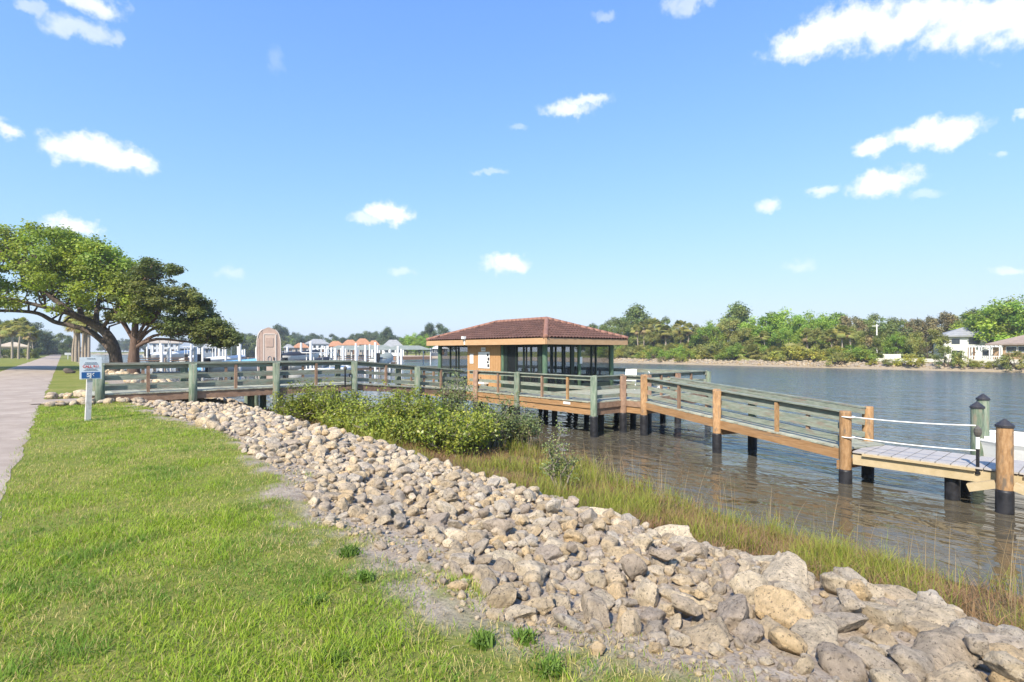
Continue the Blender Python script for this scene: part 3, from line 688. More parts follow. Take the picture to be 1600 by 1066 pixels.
for v in (18.0, 15.2, 13.8, 25.6, 23.3): stud(pf, (U0, v, DZ1), .90, Qx, M_brown if v > 14 else M_orange)
rails(pf, (U0, V0, DZ1), (JU0, V0, DZ1), Qy); rails(pf, (JU0, V0, DZ1), (JU0, JV, DZ1), Qx)
rails(pf, (JU1 + .1, V0, DZ1), (U1, V0, DZ1), Qy); rails(pf, (U1, V0, DZ1), (U1, V1, DZ1), (-1, 0, 0)); rails(pf, (U0, V1, DZ1), (U1, V1, DZ1), (0, -1, 0))
for u in (18.8, 21.1): stud(pf, (u, V0, DZ1), .9, Qy)
for v in (14.4, 18.7, 24): stud(pf, (U1, v, DZ1), .9, (-1, 0, 0))
planks(pf, 'plank', ((U0, V0, DZ1), (U0, V1, DZ1)), ((U1, V0, DZ1), (U1, V1, DZ1)), .14, .038, M_deck, overhang=.03)
planks(pf, 'landing_plank', ((JU0, JV, DZ1), (JU0, V0, DZ1)), ((JU1, JV, DZ1), (JU1, V0, DZ1)), .14, .038, M_deck)
def two_fascia(a, b, hi=M_brown, lo=M_orangeb):
    a, b = Vector((*a, 0)), Vector((*b, 0))
    board(pf, 'fascia_board', a + Vector((0, 0, DZ1 - .145)), b + Vector((0, 0, DZ1 - .145)), .04, .21, hi)
    d = (b - a).normalized(); n_ = Vector((-d.y, d.x, 0)) * .045
    board(pf, 'fascia_board', a + Vector((0, 0, DZ1 - .375)) + n_, b + Vector((0, 0, DZ1 - .375)) + n_, .04, .24, lo)
two_fascia((U0 + .02, V1), (U0 + .02, V0), M_orangeb); two_fascia((U0, V0 + .02), (JU0, V0 + .02), M_brown, M_brown); two_fascia((JU0 + .02, V0), (JU0 + .02, JV), M_brown); two_fascia((JU0, JV + .02), (JU1, JV + .02), M_orangeb); two_fascia((JU1, V0 + .02), (U1, V0 + .02), M_brown, M_brown); two_fascia((U1 - .02, V0), (U1 - .02, V1), M_brown)
for u in (16.3, 18.4, 20.6): board(pf, 'joist', (u, V0 + .1, DZ1 - .2), (u, V1 - .1, DZ1 - .2), .1, .24, M_brown)
MB().box((U0 - .012, 13.75, DZ1 - .13), (.012, .36, .09)).build('notice_plate', M_white, pf)

# ---- gangway down to the dock
GA, GB = Vector((JU0, JV, DZ1)), Vector((13.95, 4.25, -.69))
gd = (GB - GA).normalized(); gq = Vector((-gd.y, gd.x, 0)).normalized()
GW = 1.38
gw = thing('gangway', 'sloping timber gangway with green rails and orange edge beams over the water', 'gangway', (15.5, 7.8, WZ))
gh = .86
for t_, m, h_, z_ in ((.475, M_orange, gh + .03, -.9), (1.0, M_orange, gh + .02, -1.17)):
    for far in (0, 1):
        p = GA.lerp(GB, t_ if (t_ < 1 or not far) else .945) + (gq * GW if far else Vector((0, 0, 0))) + gq * (.04 if far else -.04)
        pile(gw, p.x, p.y, WZ - 1.2, p.z + h_ - (.02 if far else 0), m if not far else (M_sagedark if t_ < 1 else M_orange), .125, z_, .10 if t_ < 1 else 0, 3.6 if not far else .5)
for t0, t1 in ((0, .475), (.475, 1.0)):
    a, b = GA.lerp(GB, t0), GA.lerp(GB, t1)
    rails(gw, a, b, gq, hgt=gh); b2 = GA.lerp(GB, min(t1, .95)); rails(gw, a + gq * GW, b2 + gq * GW, -gq, hgt=gh)
for t_ in (.235, .74):
    p = GA.lerp(GB, t_); stud(gw, p, gh - .02, gq, M_brown if t_ < .3 else M_orange); stud(gw, p + gq * GW, gh - .02, -gq)
planks(gw, 'plank', (GA, GB), (GA + gq * GW, GB + gq * GW), .14, .038, M_deck, overhang=.03)
for s_, m in ((.0, M_orangeb), (GW, M_brown)): board(gw, 'edge_beam', GA + gq * s_ + Vector((0, 0, -.165)), GB + gq * s_ + Vector((0, 0, -.165)), .045, .25, m)
board(gw, 'joist', GA + gq * GW / 2 + Vector((0, 0, -.16)), GB + gq * GW / 2 + Vector((0, 0, -.16)), .045, .2, M_brown)
for t_ in (.475, .985):
    p = GA.lerp(GB, t_) + Vector((0, 0, -.40)); board(gw, 'cross_beam', p - gq * .12, p + gq * (GW + .12), .09, .2, M_orangeb)

# ---- grey dock
DKZ = -.72
dk = thing('dock', 'low dock of wide grey composite boards with tan edge beam', 'dock', (14.8, 0, WZ))
planks(dk, 'dock_board', ((13.85, 4.1, DKZ), (13.85, -6.0, DKZ)), ((15.35, 4.1, DKZ), (15.35, -6.0, DKZ)), .235, .035, M_grey, gap=.012, jitter=.003, overhang=.02)
M_beam = mat('pale_tan_timber', (.42, .33, .19), (.50, .40, .25), .75, 5, bump=.2)
board(dk, 'edge_beam', (13.9, 4.1, DKZ - .185), (13.9, -6, DKZ - .185), .05, .24, M_beam); board(dk, 'edge_beam', (15.3, 4.1, DKZ - .185), (15.3, -6, DKZ - .185), .05, .24, M_beam)
board(dk, 'rub_rail', (13.83, 3.9, DKZ - .055), (13.83, 1.95, DKZ - .055), .06, .05, M_beam); board(dk, 'rub_rail', (13.83, 1.25, DKZ - .055), (13.83, -6, DKZ - .055), .06, .05, M_grey)
board(dk, 'joist', (14.6, 4.0, DKZ - .16), (14.6, -6, DKZ - .16), .045, .2, M_brown)
for v in (2.35, -.6, -4): 
    for u in (14.1, 15.2): pile(dk, u, v, WZ - 1.2, DKZ - .05, M_wrap, .13, None, 0, 0)
for v, s_ in ((1.75, 1), (1.25, -1)):
    MB().box((13.72, 1.5 + s_ * .33, DKZ - .33), (.16, .44, .15), M=Matrix.Rotation(-s_ * .35, 3, 'X')).build('pile_guide', M_beam, dk)

def capped_pile(x, y, top, m, label, r=.125, wrap=None, capm=M_cap):
    t_ = thing('mooring_pile', label, 'piling', (x, y, WZ - 1.2), 0, 'capped mooring piles beside the grey dock')
    link('post', cyl_mesh('post', r, top - .12 - (WZ - 1.2), m, 16), t_)
    if wrap is not None: link('pile_wrap', cyl_mesh('pile_wrap', r + .012, wrap - (WZ - 1.2), M_wrap, 16), t_)
    mb = MB(); mb.tube([(0, 0, top - .16 - WZ + 1.2), (0, 0, top - .12 - WZ + 1.2), (0, 0, top - .115 - WZ + 1.2), (0, 0, top - WZ + 1.2)], [r + .018, r + .018, r + .015, .012], 16)
    mb.build('cone_cap', capm, t_, local=True)
    return t_
capped_pile(13.66, 1.5, .30, M_orange, 'orange timber mooring pile with black cone cap and black wrap', .128, -1.05)
q_ = on(1527, 12.4, 0); capped_pile(q_.x, q_.y, .40, M_sagedark, 'mossy green mooring pile with dark cone cap, shorter of the pair', .125)
q_ = on(1536, 13.2, 0); capped_pile(q_.x, q_.y, .52, M_sagedark, 'mossy green mooring pile with dark cone cap, taller of the pair', .125)

def dock_light(x, y, z0, h, label, white=True):
    t_ = thing('dock_light', label, 'light post', (x, y, z0))
    mb = MB(); mb.tube([(0, 0, 0), (0, 0, .05), (0, 0, .06), (0, 0, h * .76)], [.045, .045, .03, .03], 10); mb.build('post', M_black, t_, local=True)
    if white: MB().tube([(0, 0, h * .52), (0, 0, h * .76)], [.034, .034], 10).build('sleeve', M_white, t_, local=True)
    MB().tube([(0, 0, h * .76), (0, 0, h * .80), (0, 0, h * .86), (0, 0, h * .93), (0, 0, h * .97), (0, 0, h)], [.03, .055, .07, .062, .025, .008], 10).build('lantern', mat('lantern_grey', (.09, .085, .075), (.12, .11, .1), .4), t_, local=True)
    return t_
dock_light(13.88, 1.92, DKZ - .15, .98, 'slim black dock light with white sleeve beside the orange pile')
dock_light(8.5, 20.12, DZ0 - .12, .86, 'black lantern light standing against the boardwalk rail', False)

def rope(name, a, b, sag, label):
    a, b = Vector(a), Vector(b); pts = [a.lerp(b, k / 14) - Vector((0, 0, sag * 4 * (k / 14) * (1 - k / 14))) for k in range(15)]
    mb = MB(); mb.tube(pts, .014, 6)
    for c, r_ in ((a, .14),):
        ring = [Vector((13.91, 4.21, a.z)) + Vector((math.cos(t_) * r_, math.sin(t_) * r_, 0)) for t_ in np.linspace(0, 6.28, 20)]
        mb.tube(ring, .014, 6, False)
    o = mb.build(name, M_rope, None, smooth=True); tag(o, label, 'rope'); return o
rope('rope', (13.9, 4.08, .06), (13.88, 1.95, .10), .03, 'upper white rope strung between gangway pile and dock light')
rope('rope', (13.9, 4.08, -.41), (13.88, 1.95, -.40), .03, 'lower white rope strung between gangway pile and dock light')

# ---- white flat boat beside the dock
def white_boat():
    t_ = thing('moored_boat', 'white flat-decked boat moored against the far side of the grey dock', 'boat', (17.3, -.8, WZ))
    sec = [(3.1, .95, 1.0), (2.6, 1.2, .99), (1.6, 1.3, .98), (-1.0, 1.3, .98), (-3.6, 1.25, .98)]
    mb = MB(); 
    for y, hw, zt in sec:
        for x, z in ((-hw, zt), (-hw * .96, zt - .1), (-hw * .75, -.12), (0, -.22), (hw * .75, -.12), (hw * .96, zt - .1), (hw, zt)): mb.v.append((x, y, z))
    for i in range(len(sec) - 1):
        for j in range(6): mb.f.append((i * 7 + j, i * 7 + j + 1, (i + 1) * 7 + j + 1, (i + 1) * 7 + j))
    mb.f.append(tuple(range(7))); mb.f.append(tuple(reversed(range(28, 35))))
    mb.build('hull', M_white, t_, local=True)
    d = MB(); d.v = [(x * hw * .985, y, zt - .03) for y, hw, zt in sec for x in (-1, 1)]; d.f = [(2 * i, 2 * i + 1, 2 * i + 3, 2 * i + 2) for i in range(4)]
    d.build('deck', M_white, t_, local=True)
    g = MB()
    for s_ in (-1, 1): g.tube([(s_ * hw * .97, y, zt + .01) for y, hw, zt in sec], .035, 8)
    g.build('gunwale', M_white, t_, local=True)
    MB().box((.25, .75, 1.03), (.9, .9, .16)).build('hatch', M_white, t_, local=True)
    MB().box((.2, -.35, 1.35), (.6, .5, .85)).build('console', M_white, t_, local=True)
    MB().box((.2, -1.15, 1.2), (.62, .42, .48)).build('seat', M_brown, t_, local=True)
white_boat()

# ------------------------------------------------------------------ pavilion
def pavilion():
    t_ = thing('pavilion', 'screened tan pavilion with red brown tiled hip roof on the deck', 'pavilion', (18.5, 20.95, DZ1))
    u0, u1, v0, v1 = 16.2, 20.8, 16.7, 25.2; zb, zt = DZ1, 1.90
    for (u, v, r_) in ((u0, v0, .12), (u1, v0, .12), (u0, v1, .12), (u1, v1, .12), (18.4, v0 - .04, .09), (u1, 20.9, .1), (18.4, v1, .1), (u0, 19.62, .09)):
        link('corner_post', cyl_mesh('corner_post', r_, zt - zb, M_postgreen, 14), t_, (u - 18.5, v - 20.95, 0))
    # tan wall with grooves between its boards
    n = 14; wv = (22.5 - 19.75) / n
    for k in range(n): MB().box((u0, 19.75 + (k + .5) * wv, (zb + zt) / 2), (.09, wv - .012, zt - zb - .01)).build('siding_board', M_tan, t_)
    MB().box((u0 + .05, 21.125, (zb + zt) / 2), (.06, 2.75, zt - zb - .02)).build('wall_core', M_tan, t_)
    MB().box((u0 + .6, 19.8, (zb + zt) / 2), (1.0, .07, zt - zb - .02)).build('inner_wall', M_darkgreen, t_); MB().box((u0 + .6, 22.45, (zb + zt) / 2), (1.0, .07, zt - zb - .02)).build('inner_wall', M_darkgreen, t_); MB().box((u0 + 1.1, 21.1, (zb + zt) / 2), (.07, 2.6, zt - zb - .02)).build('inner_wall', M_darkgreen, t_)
    # mullions and screens
    ms = bpy.data.materials.new('insect_screen'); ms.use_nodes = True; tt = ms.node_tree; b = tt.nodes['Principled BSDF']; b.inputs['Base Color'].default_value = (.035, .04, .045, 1); b.inputs['Roughness'].default_value = .5
    tr = N(tt, 'ShaderNodeBsdfTransparent'); mx = N(tt, 'ShaderNodeMixShader'); mx.inputs[0].default_value = .24; tt.links.new(tr.outputs[0], mx.inputs[1]); tt.links.new(b.outputs[0], mx.inputs[2]); tt.links.new(mx.outputs[0], tt.nodes['Material Output'].inputs[0])
    def mull(u, v, w_=.055, d_=.09, alongu=False):
        MB().box((u, v, (zb + zt) / 2), ((w_, d_, zt - zb) if alongu else (d_, w_, zt - zb))).build('mullion', M_darkgreen, t_)
    def screen(a, b, axis, fixed):
        if axis == 'v': MB().box((fixed, (a + b) / 2, (zb + zt) / 2 + .1), (.004, b - a - .01, zt - zb - .25)).build('screen', ms, t_)
        else: MB().box(((a + b) / 2, fixed, (zb + zt) / 2 + .1), (b - a - .01, .004, zt - zb - .25)).build('screen', ms, t_)
    def bay(axis, fixed, edges, wide=()):
        for a, b in zip(edges[:-1], edges[1:]): screen(a, b, axis, fixed)
        for k, e in enumerate(edges[1:-1]):
            w_ = .22 if e in wide else .055
            mull(*((fixed, e) if axis == 'v' else (e, fixed)), w_, .09, axis == 'u')
        a, b = edges[0], edges[-1]
        for z, h_ in ((zb + .16, .32), (zt - .05, .10)):
            MB().box(*(((fixed, (a + b) / 2, z), (.07, b - a, h_)) if axis == 'v' else (((a + b) / 2, fixed, z), (b - a, .07, h_)))).build('kick_panel' if h_ > .2 else 'header', M_darkgreen, t_)
    bay('v', u0, [22.5, 23.35, 24.15, 25.1]); bay('v', u0, [v0 + .1, 16.98, 17.6, 18.1, 18.62, 19.35, 19.7], (16.98, 19.35))
    bay('u', v0, [u0 + .1, 16.87, 17.32, 17.95, 18.35], (17.95,)); bay('u', v0, [18.45, 19.3, 19.62, u1 - .1])
    bay('v', u1, [v0 + .1, 17.7, 18.8, 19.9, 20.85]); bay('v', u1, [20.95, 22, 23, 24, v1 - .1]); bay('u', v1, [u0 + .1, 17.3, 18.35]); bay('u', v1, [18.45, 19.6, u1 - .1])
    # roof
    e0, e1, f0, f1 = 15.66, 21.34, 16.1, 25.74; ze, zr = 2.16, 3.16; hb = (e1 - e0) / 2; uc = (e0 + e1) / 2
    ra, rb = (uc, f0 + hb, zr), (uc, f1 - hb, zr)
    mb = MB(); mb.v = [(e0, f0, ze), (e1, f0, ze), (e1, f1, ze), (e0, f1, ze), ra, rb]; mb.f = [(0, 1, 4), (1, 2, 5, 4), (2, 3, 5), (3, 0, 4, 5)]
    mb.build('roof_deck', M_tile, t_)
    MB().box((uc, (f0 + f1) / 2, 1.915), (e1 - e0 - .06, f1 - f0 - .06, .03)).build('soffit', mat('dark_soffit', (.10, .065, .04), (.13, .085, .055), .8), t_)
    for a, b in (((e0, f0), (e0, f1)), ((e1, f0), (e1, f1))): board(t_, 'fascia_board', (*a, 2.01), (*b, 2.01), .05, .27, M_fascia)
    for a, b in (((e0 + .03, f0), (e1 - .03, f0)), ((e0 + .03, f1), (e1 - .03, f1))): board(t_, 'fascia_board', (*a, 2.01), (*b, 2.01), .05, .27, M_fascia)
    # barrel tiles, course over course
    tv, tf = [], []
    def plane(A, B, C, D):          # eave A->B, top D->C
        A, B, C, D = map(Vector, (A, B, C, D)); ex = (B - A); L = ex.length; ex.normalize(); up = ((C + D) / 2 - (A + B) / 2); up -= ex * up.dot(ex); Sl = up.length; up.normalize(); nn = ex.cross(up)
        if nn.z < 0: nn = -nn
        sl, sr = (D - A).dot(ex), (C - A).dot(ex); tw, tl = .205, .34; rows = int(Sl / tl) + 1
        for r_ in range(rows):
            t0 = r_ * tl - .05; t1 = t0 + tl + .06; tm = min((t0 + t1) / 2, Sl) / Sl
            lo, hi = sl * tm, L + (sr - L) * tm
            for c in range(int(L / tw) + 1):
                s = (c + .5) * tw
                if s < lo - .02 or s > hi + .02: continue
                jit = random.uniform(-.006, .006); base = len(tv)
                for (tt_, lift, rr) in ((t0, .034, .098), (min(t1, Sl + .02), .012, .086)):
                    for k in range(5):
                        a = math.pi * k / 4; p = A + ex * (s - math.cos(a) * rr) + up * (tt_ + jit) + nn * (lift + math.sin(a) * .055); tv.append(p[:])
                for k in range(4): tf.append((base + k, base + k + 1, base + 5 + k + 1, base + 5 + k))
    plane((e0, f1, ze), (e0, f0, ze), ra, rb); plane((e0, f0, ze), (e1, f0, ze), ra, ra); plane((e1, f0, ze), (e1, f1, ze), rb, ra); plane((e1, f1, ze), (e0, f1, ze), rb, rb)
    off = np.array(t_.location); me = fast_mesh('roof_tiles', np.array(tv) - off, np.array(tf), M_tile, smooth=True)
    o = link('roof_tiles', me, t_); o['kind'] = 'stuff'
    key = MB(); key.tube([(0, 0, 0), (.36, 0, .02)], [.125, .10], 10)
    rme = key.mesh('ridge_tile', M_tileridge, smooth=True)
    def capline(a, b):
        a, b = Vector(a), Vector(b); d = (b - a); L = d.length; d.normalize(); q = d.to_track_quat('X', 'Z'); n_ = int(L / .32)
        for k in range(n_):
            o = link('ridge_tile', rme, t_, a + d * (k * L / n_) + Vector((0, 0, .03)) - t_.location); o.rotation_mode = 'QUATERNION'; o.rotation_quaternion = q
    for c, r_ in (((e0, f0, ze), ra), ((e1, f0, ze), ra), ((e1, f1, ze), rb), ((e0, f1, ze), rb)): capline(c, r_)
    capline(ra, rb)
    # flood light on the eave
    fl = MB(); fl.box((e0 - .10, 22.0, 2.26), (.16, .2, .14)); fl.box((e0 - .04, 22.0, 2.05), (.05, .08, .3)); fl.build('flood_light', M_white, t_)
    return t_
pavilion()
def wall_item(name, label, cat, v, z, wv, hz, m, marks=()):
    t_ = thing(name, label, cat, (16.14, v, z)); MB().box((0, 0, 0), (.025, wv, hz)).build('panel', m, t_, local=True)
    for (dv, dz, a, b, mm) in marks: MB().box((-.015, dv, dz), (.006, a, b)).build('mark', mm, t_, local=True)
wall_item('wall_plaque', 'small white plaque above the notice board on tan wall', 'sign', 21.1, 1.66, .34, .2, M_white, [(d_, 0, .05, .09, M_signgrey) for d_ in (-.09, 0, .09)])
wall_item('paper_notice', 'narrow white paper notice on the tan pavilion wall', 'notice', 22.1, 1.18, .30, .5, M_white)
wall_item('notice_board', 'large white notice board with black blocks on tan wall', 'notice board', 21.05, 1.12, .92, .82, M_white, [(-.33, .26, .14, .13, M_black), (-.38, .06, .13, .15, M_black), (-.33, -.1, .15, .1, M_black), (-.37, -.27, .14, .14, M_black), (.12, .1, .4, .012, M_signgrey), (.12, -.08, .4, .012, M_signgrey), (.12, -.25, .4, .012, M_signgrey)])
def fountain():
    t_ = thing('drinking_fountain', 'white drinking fountain fixed low on the tan pavilion wall', 'fountain', (16.05, 20.95, .0))
    MB().box((-.06, 0, .05), (.30, .55, .22)).build('basin', M_white, t_, local=True); MB().box((0, 0, -.17), (.14, .3, .2)).build('bracket', M_white, t_, local=True); MB().tube([(-.1, .1, .16), (-.1, .1, .24), (-.14, .1, .25)], .018, 6).build('spout', M_black, t_, local=True)
fountain()
MB_n = MB().box((18.4, 16.55, 1.15), (.16, .02, .32)); tag(MB_n.build('paper_notice', M_white), 'small white notice pinned on the green pavilion post', 'notice')
def deck_chair(proto=None):
    t_ = thing('lounge_chair', 'dark slatted lounge chair inside the screened pavilion', 'chair', (0, 0, 0), 0, 'dark chairs inside the pavilion')
    m = mat('dark_chair', (.02, .02, .022), (.035, .033, .03), .6)
    for k in range(5): MB().box((-.22 + k * .11, 0, .36 - k * .012), (.09, .52, .025)).build('seat_slat', m, t_, local=True)
    for k in range(5): MB().box((.36, -.22 + k * .11, .68), (.03, .085, .78 - abs(k - 2) * .07), M=Matrix.Rotation(.32, 3, 'Y')).build('back_slat', m, t_, local=True)
    for s_ in (-1, 1):
        MB().box((.05, s_ * .32, .58), (.72, .13, .025)).build('armrest', m, t_, local=True)
        MB().box((-.24, s_ * .28, .285), (.06, .04, .57)).build('leg', m, t_, local=True); MB().beam((.5, s_ * .28, .0), (-.1, s_ * .28, .36), .04, .1).build('leg', m, t_, local=True)
    return t_
dc = deck_chair(); spots = [(19.6, 18.2, .4), (20.0, 17.6, .2), (19.9, 19.0, -.3), (18.9, 17.5, 1.2), (17.6, 17.4, 2.6), (17.2, 18.6, 3.0), (18.2, 24.2, .6)]
for k, (u, v, a) in enumerate(spots):
    o = dc if k == 0 else copy_tree(dc); o.location = (u, v, DZ1 + .002); o.rotation_euler.z = a
def white_chair(u, v, a, label):
    t_ = thing('folding_chair', label, 'chair', (u, v, DZ1 + .002), a)
    for s_ in (-1, 1):
        MB().beam((-.28, s_ * .26, 0), (.22, s_ * .26, .62), .03, .03).build('leg', M_white, t_, local=True); MB().beam((.28, s_ * .26, 0), (-.2, s_ * .26, .45), .03, .03).build('leg', M_white, t_, local=True)
    MB().box((0, 0, .42), (.46, .52, .03)).build('seat', M_white, t_, local=True); MB().box((.30, 0, .72), (.03, .52, .48), M=Matrix.Rotation(.3, 3, 'Y')).build('backrest', M_white, t_, local=True)
white_chair(20.6, 15.4, .5, 'white folding chair just outside the pavilion corner post'); white_chair(19.6, 13.2, 2.2, 'white folding chair by the deck rail near the gangway')

# ------------------------------------------------------------------ arched shed on its landing behind the boardwalk
def shed():
    p = on(420, 22.8, DZ0); ang = math.atan2(-p.y, -p.x)     # door looks back towards the path
    t_ = thing('arched_shed', 'narrow pink beige shed with bowed sides and small door', 'shed', p, ang - math.pi / 2)
    H = 2.32
    def hw(z): return float(np.interp(z / H, [0, .25, .55, .78, .9, .97, 1.0], [.34, .42, .46, .44, .37, .22, .04]))
    zs = list(np.linspace(0, H, 26)); d = .42
    mb = MB()
    for y in (-d, d):
        for z in zs: mb.v += [(-hw(z), y, z), (hw(z), y, z)]
    n = len(zs)
    for i in range(n - 1):
        a, b = 2 * i, 2 * n + 2 * i
        mb.f += [(a, a + 1, a + 3, a + 2), (b + 1, b, b + 2, b + 3), (a, a + 2, b + 2, b), (a + 3, a + 1, b + 1, b + 3)]
    mb.f += [(2 * n - 2, 2 * n - 1, 4 * n - 1, 4 * n - 2)]
    mb.build('body', M_pink, t_, local=True)
    for s_ in (-1, 1):
        MB().tube([(s_ * (hw(z) + .01), d + .0, z) for z in zs[:-1]], .022, 6).build('trim', mat('pale_trim', (.6, .52, .47), None, .6), t_, local=True)
    for k in range(-4, 5):
        x = k * .1; zt = max([z for z in zs if hw(z) > abs(x) + .02] or [0])
        if abs(x) < .24 or abs(x) > .45: continue
        zl = min([z for z in zs if hw(z) > abs(x) + .02])
        MB().box((x, d + .006, (zt + zl) / 2), (.085, .014, zt - zl - .02)).build('siding_board', M_pink, t_, local=True)
    dr = MB().box((-.03, d + .012, 1.0), (.42, .03, 2.0)).build('door', mat('pale_pink_door', (.50, .38, .32), (.55, .43, .36), .6), t_, local=True)
    MB().box((-.03, d + .035, 1.68), (.28, .02, .38)).build('vent', M_pink, dr, local=True); MB().box((-.19, d + .05, 1.0), (.03, .05, .12)).build('handle', M_black, dr, local=True)
    ring = MB(); ring.tube([(-.03 + .07 * math.cos(a), d + .034, .98 + .11 * math.sin(a)) for a in np.linspace(0, 6.28, 18)], .012, 5, False); ring.build('emblem', M_signgrey, dr, local=True)
    for s_ in (-1, 1): MB().box((-.03 + s_ * .235, d + .02, 1.0), (.05, .04, 2.06)).build('door_frame', mat('pale_trim', (.6, .52, .47), None, .6), t_, local=True)
    MB().box((-.03, d + .02, 2.04), (.42, .04, .05)).build('door_frame', mat('pale_trim', (.6, .52, .47), None, .6), t_, local=True)
    # landing
    l = thing('shed_landing', 'small timber landing on piles carrying the pink shed behind the boardwalk', 'deck', (p.x, p.y, DZ0 - .3))
    planks(l, 'plank', ((p.x - .9, p.y - .9, DZ0 - .004), (p.x + .9, p.y - .9, DZ0 - .004)), ((p.x - .9, p.y + .9, DZ0 - .004), (p.x + .9, p.y + .9, DZ0 - .004)), .14, .038, M_deck)
    for a in (-.7, .7):
        board(l, 'joist', (p.x - .9, p.y + a, DZ0 - .14), (p.x + .9, p.y + a, DZ0 - .14), .05, .2, M_brown)
        for b in (-.7, .7): pile(l, p.x + a, p.y + b, WZ - .8, DZ0 - .05, M_sagedark, .11, None, 0, 0)
shed()

# ------------------------------------------------------------------ emergency sign
def emergency_sign():
    p = on(137, 12.0, 0); ang = math.atan2(-p.y, -p.x) - math.pi / 2 + .18
    t_ = thing('emergency_sign', 'white emergency sign on a grey post reading CALL 911 and SJ6', 'sign', p, ang)
    post = MB().box((0, 0, .60), (.10, .10, 1.24)).build('post', M_postgrey, t_, local=True); post.rotation_euler = (0, R(-2), 0)
    pl = MB().box((-.045, .062, 1.20), (.40, .012, .50)).build('panel', M_signwhite, t_, local=True)
    MB().box((-.045, .071, 1.04), (.335, .006, .14)).build('blue_band', M_signblue, pl, local=True)
    def text(s, x, z, size, m, name='lettering'):
        c = bpy.data.curves.new(name, 'FONT'); c.body = s; c.size = size; c.align_x = 'CENTER'; c.align_y = 'CENTER'; c.extrude = .001; c.offset = .0035 * size / .1
        o = bpy.data.objects.new(name, c); col.objects.link(o); dg = bpy.context.evaluated_depsgraph_get(); me = bpy.data.meshes.new_from_object(o.evaluated_get(dg)); bpy.data.objects.remove(o)
        me.materials.clear(); me.materials.append(m)
        return link(name, me, pl, (x, .0765, z), (R(90), 0, R(180)))
    text('SJ6', -.045, 1.04, .125, M_white); text('CALL 911', -.045, 1.235, .072, M_signred)
    for z, w_ in ((1.415, .16), (1.325, .21), (1.293, .25), (1.178, .20), (1.15, .26)):
        rr = random.Random(int(z * 1000)); x = -.045 - w_ / 2
        while x < -.045 + w_ / 2:
            l_ = rr.uniform(.012, .03); MB().box((x + l_ / 2, .070, z), (l_, .004, .016)).build('small_print', M_signgrey, pl, local=True); x += l_ + .008
emergency_sign()
# ------------------------------------------------------------------ plants
def leaf_quads(centers, size, r, up=.35, outd=None, aspect=.62):
    """one diamond leaf (quad) per centre, random orientation biased upward / outward"""
    n = len(centers); nn = r.normal(size=(n, 3)); nn /= np.linalg.norm(nn, axis=1)[:, None]
    nn[:, 2] = np.abs(nn[:, 2]); nn += np.array((0, 0, up))
    if outd is not None: nn += outd * .6
    nn /= np.linalg.norm(nn, axis=1)[:, None]
    a = np.cross(nn, r.normal(size=(n, 3))); a /= np.linalg.norm(a, axis=1)[:, None]; b = np.cross(nn, a)
    s = size * r.uniform(.6, 1.3, n)[:, None] if np.isscalar(size) else (size * r.uniform(.6, 1.3, n))[:, None]
    fold = nn * s * .12
    V = np.stack([centers - a * s * .5, centers + b * s * .5 * aspect - fold, centers + a * s * .5, centers - b * s * .5 * aspect - fold], 1)
    return V
def leaves_mesh(name, clumps, per, size, mt, seed=0, flat=1.0, up=.35, shell=.55, var=.3, hole=.0):
    """clumps: (x,y,z,r) array; leaves sit towards each clump's shell so the light finds gaps"""
    r = np.random.default_rng(seed); C = np.asarray(clumps, float); cnt = np.maximum((per * (C[:, 3] / C[:, 3].mean()) ** 2).astype(int), 6)
    idx = np.repeat(np.arange(len(C)), cnt); n = len(idx)
    d = r.normal(size=(n, 3)); d /= np.linalg.norm(d, axis=1)[:, None]
    rad = C[idx, 3] * (shell + (1 - shell) * r.random(n)) * (1 + .25 * r.normal(size=n)) 
    # lumpy sub-sprays
    k = 5; sub = r.normal(size=(len(C), k, 3)); sub /= np.linalg.norm(sub, axis=2)[:, :, None]
    pick = sub[idx, r.integers(0, k, n)]; d = d * .75 + pick * .7; d /= np.linalg.norm(d, axis=1)[:, None]
    pos = C[idx, :3] + d * rad[:, None] * np.array((1, 1, flat))
    V = leaf_quads(pos, size, r, up, d)
    tone = (1 + var * (r.random(len(C))[idx] - .5) * 1.3 + var * (r.random(n) - .5) * 1.2)
    warm = (r.random(len(C))[idx] - .5) * .22 + (r.random(n) - .5) * .18
    col_ = np.stack([tone * (1 + warm), tone, tone * (1 - warm * .6)], -1)
    F = np.arange(n * 4).reshape(n, 4)
    return fast_mesh(name, V.reshape(-1, 3), F, mt, np.repeat(col_, 4, 0))
def limb(mb, a, b, r0, r1, rr, wob=.12, seg=5, n=6):
    a, b = Vector(a), Vector(b); L = (b - a).length; pts = []
    for k in range(seg + 1):
        t_ = k / seg; p = a.lerp(b, t_) + Vector((rr.gauss(0, 1), rr.gauss(0, 1), rr.gauss(0, 1) * .6)) * (wob * L * .22 * math.sin(math.pi * t_)); p.z += .10 * L * math.sin(math.pi * t_) * .5; pts.append(p)
    mb.tube(pts, [r0 + (r1 - r0) * (k / seg) for k in range(seg + 1)], n, False); return pts

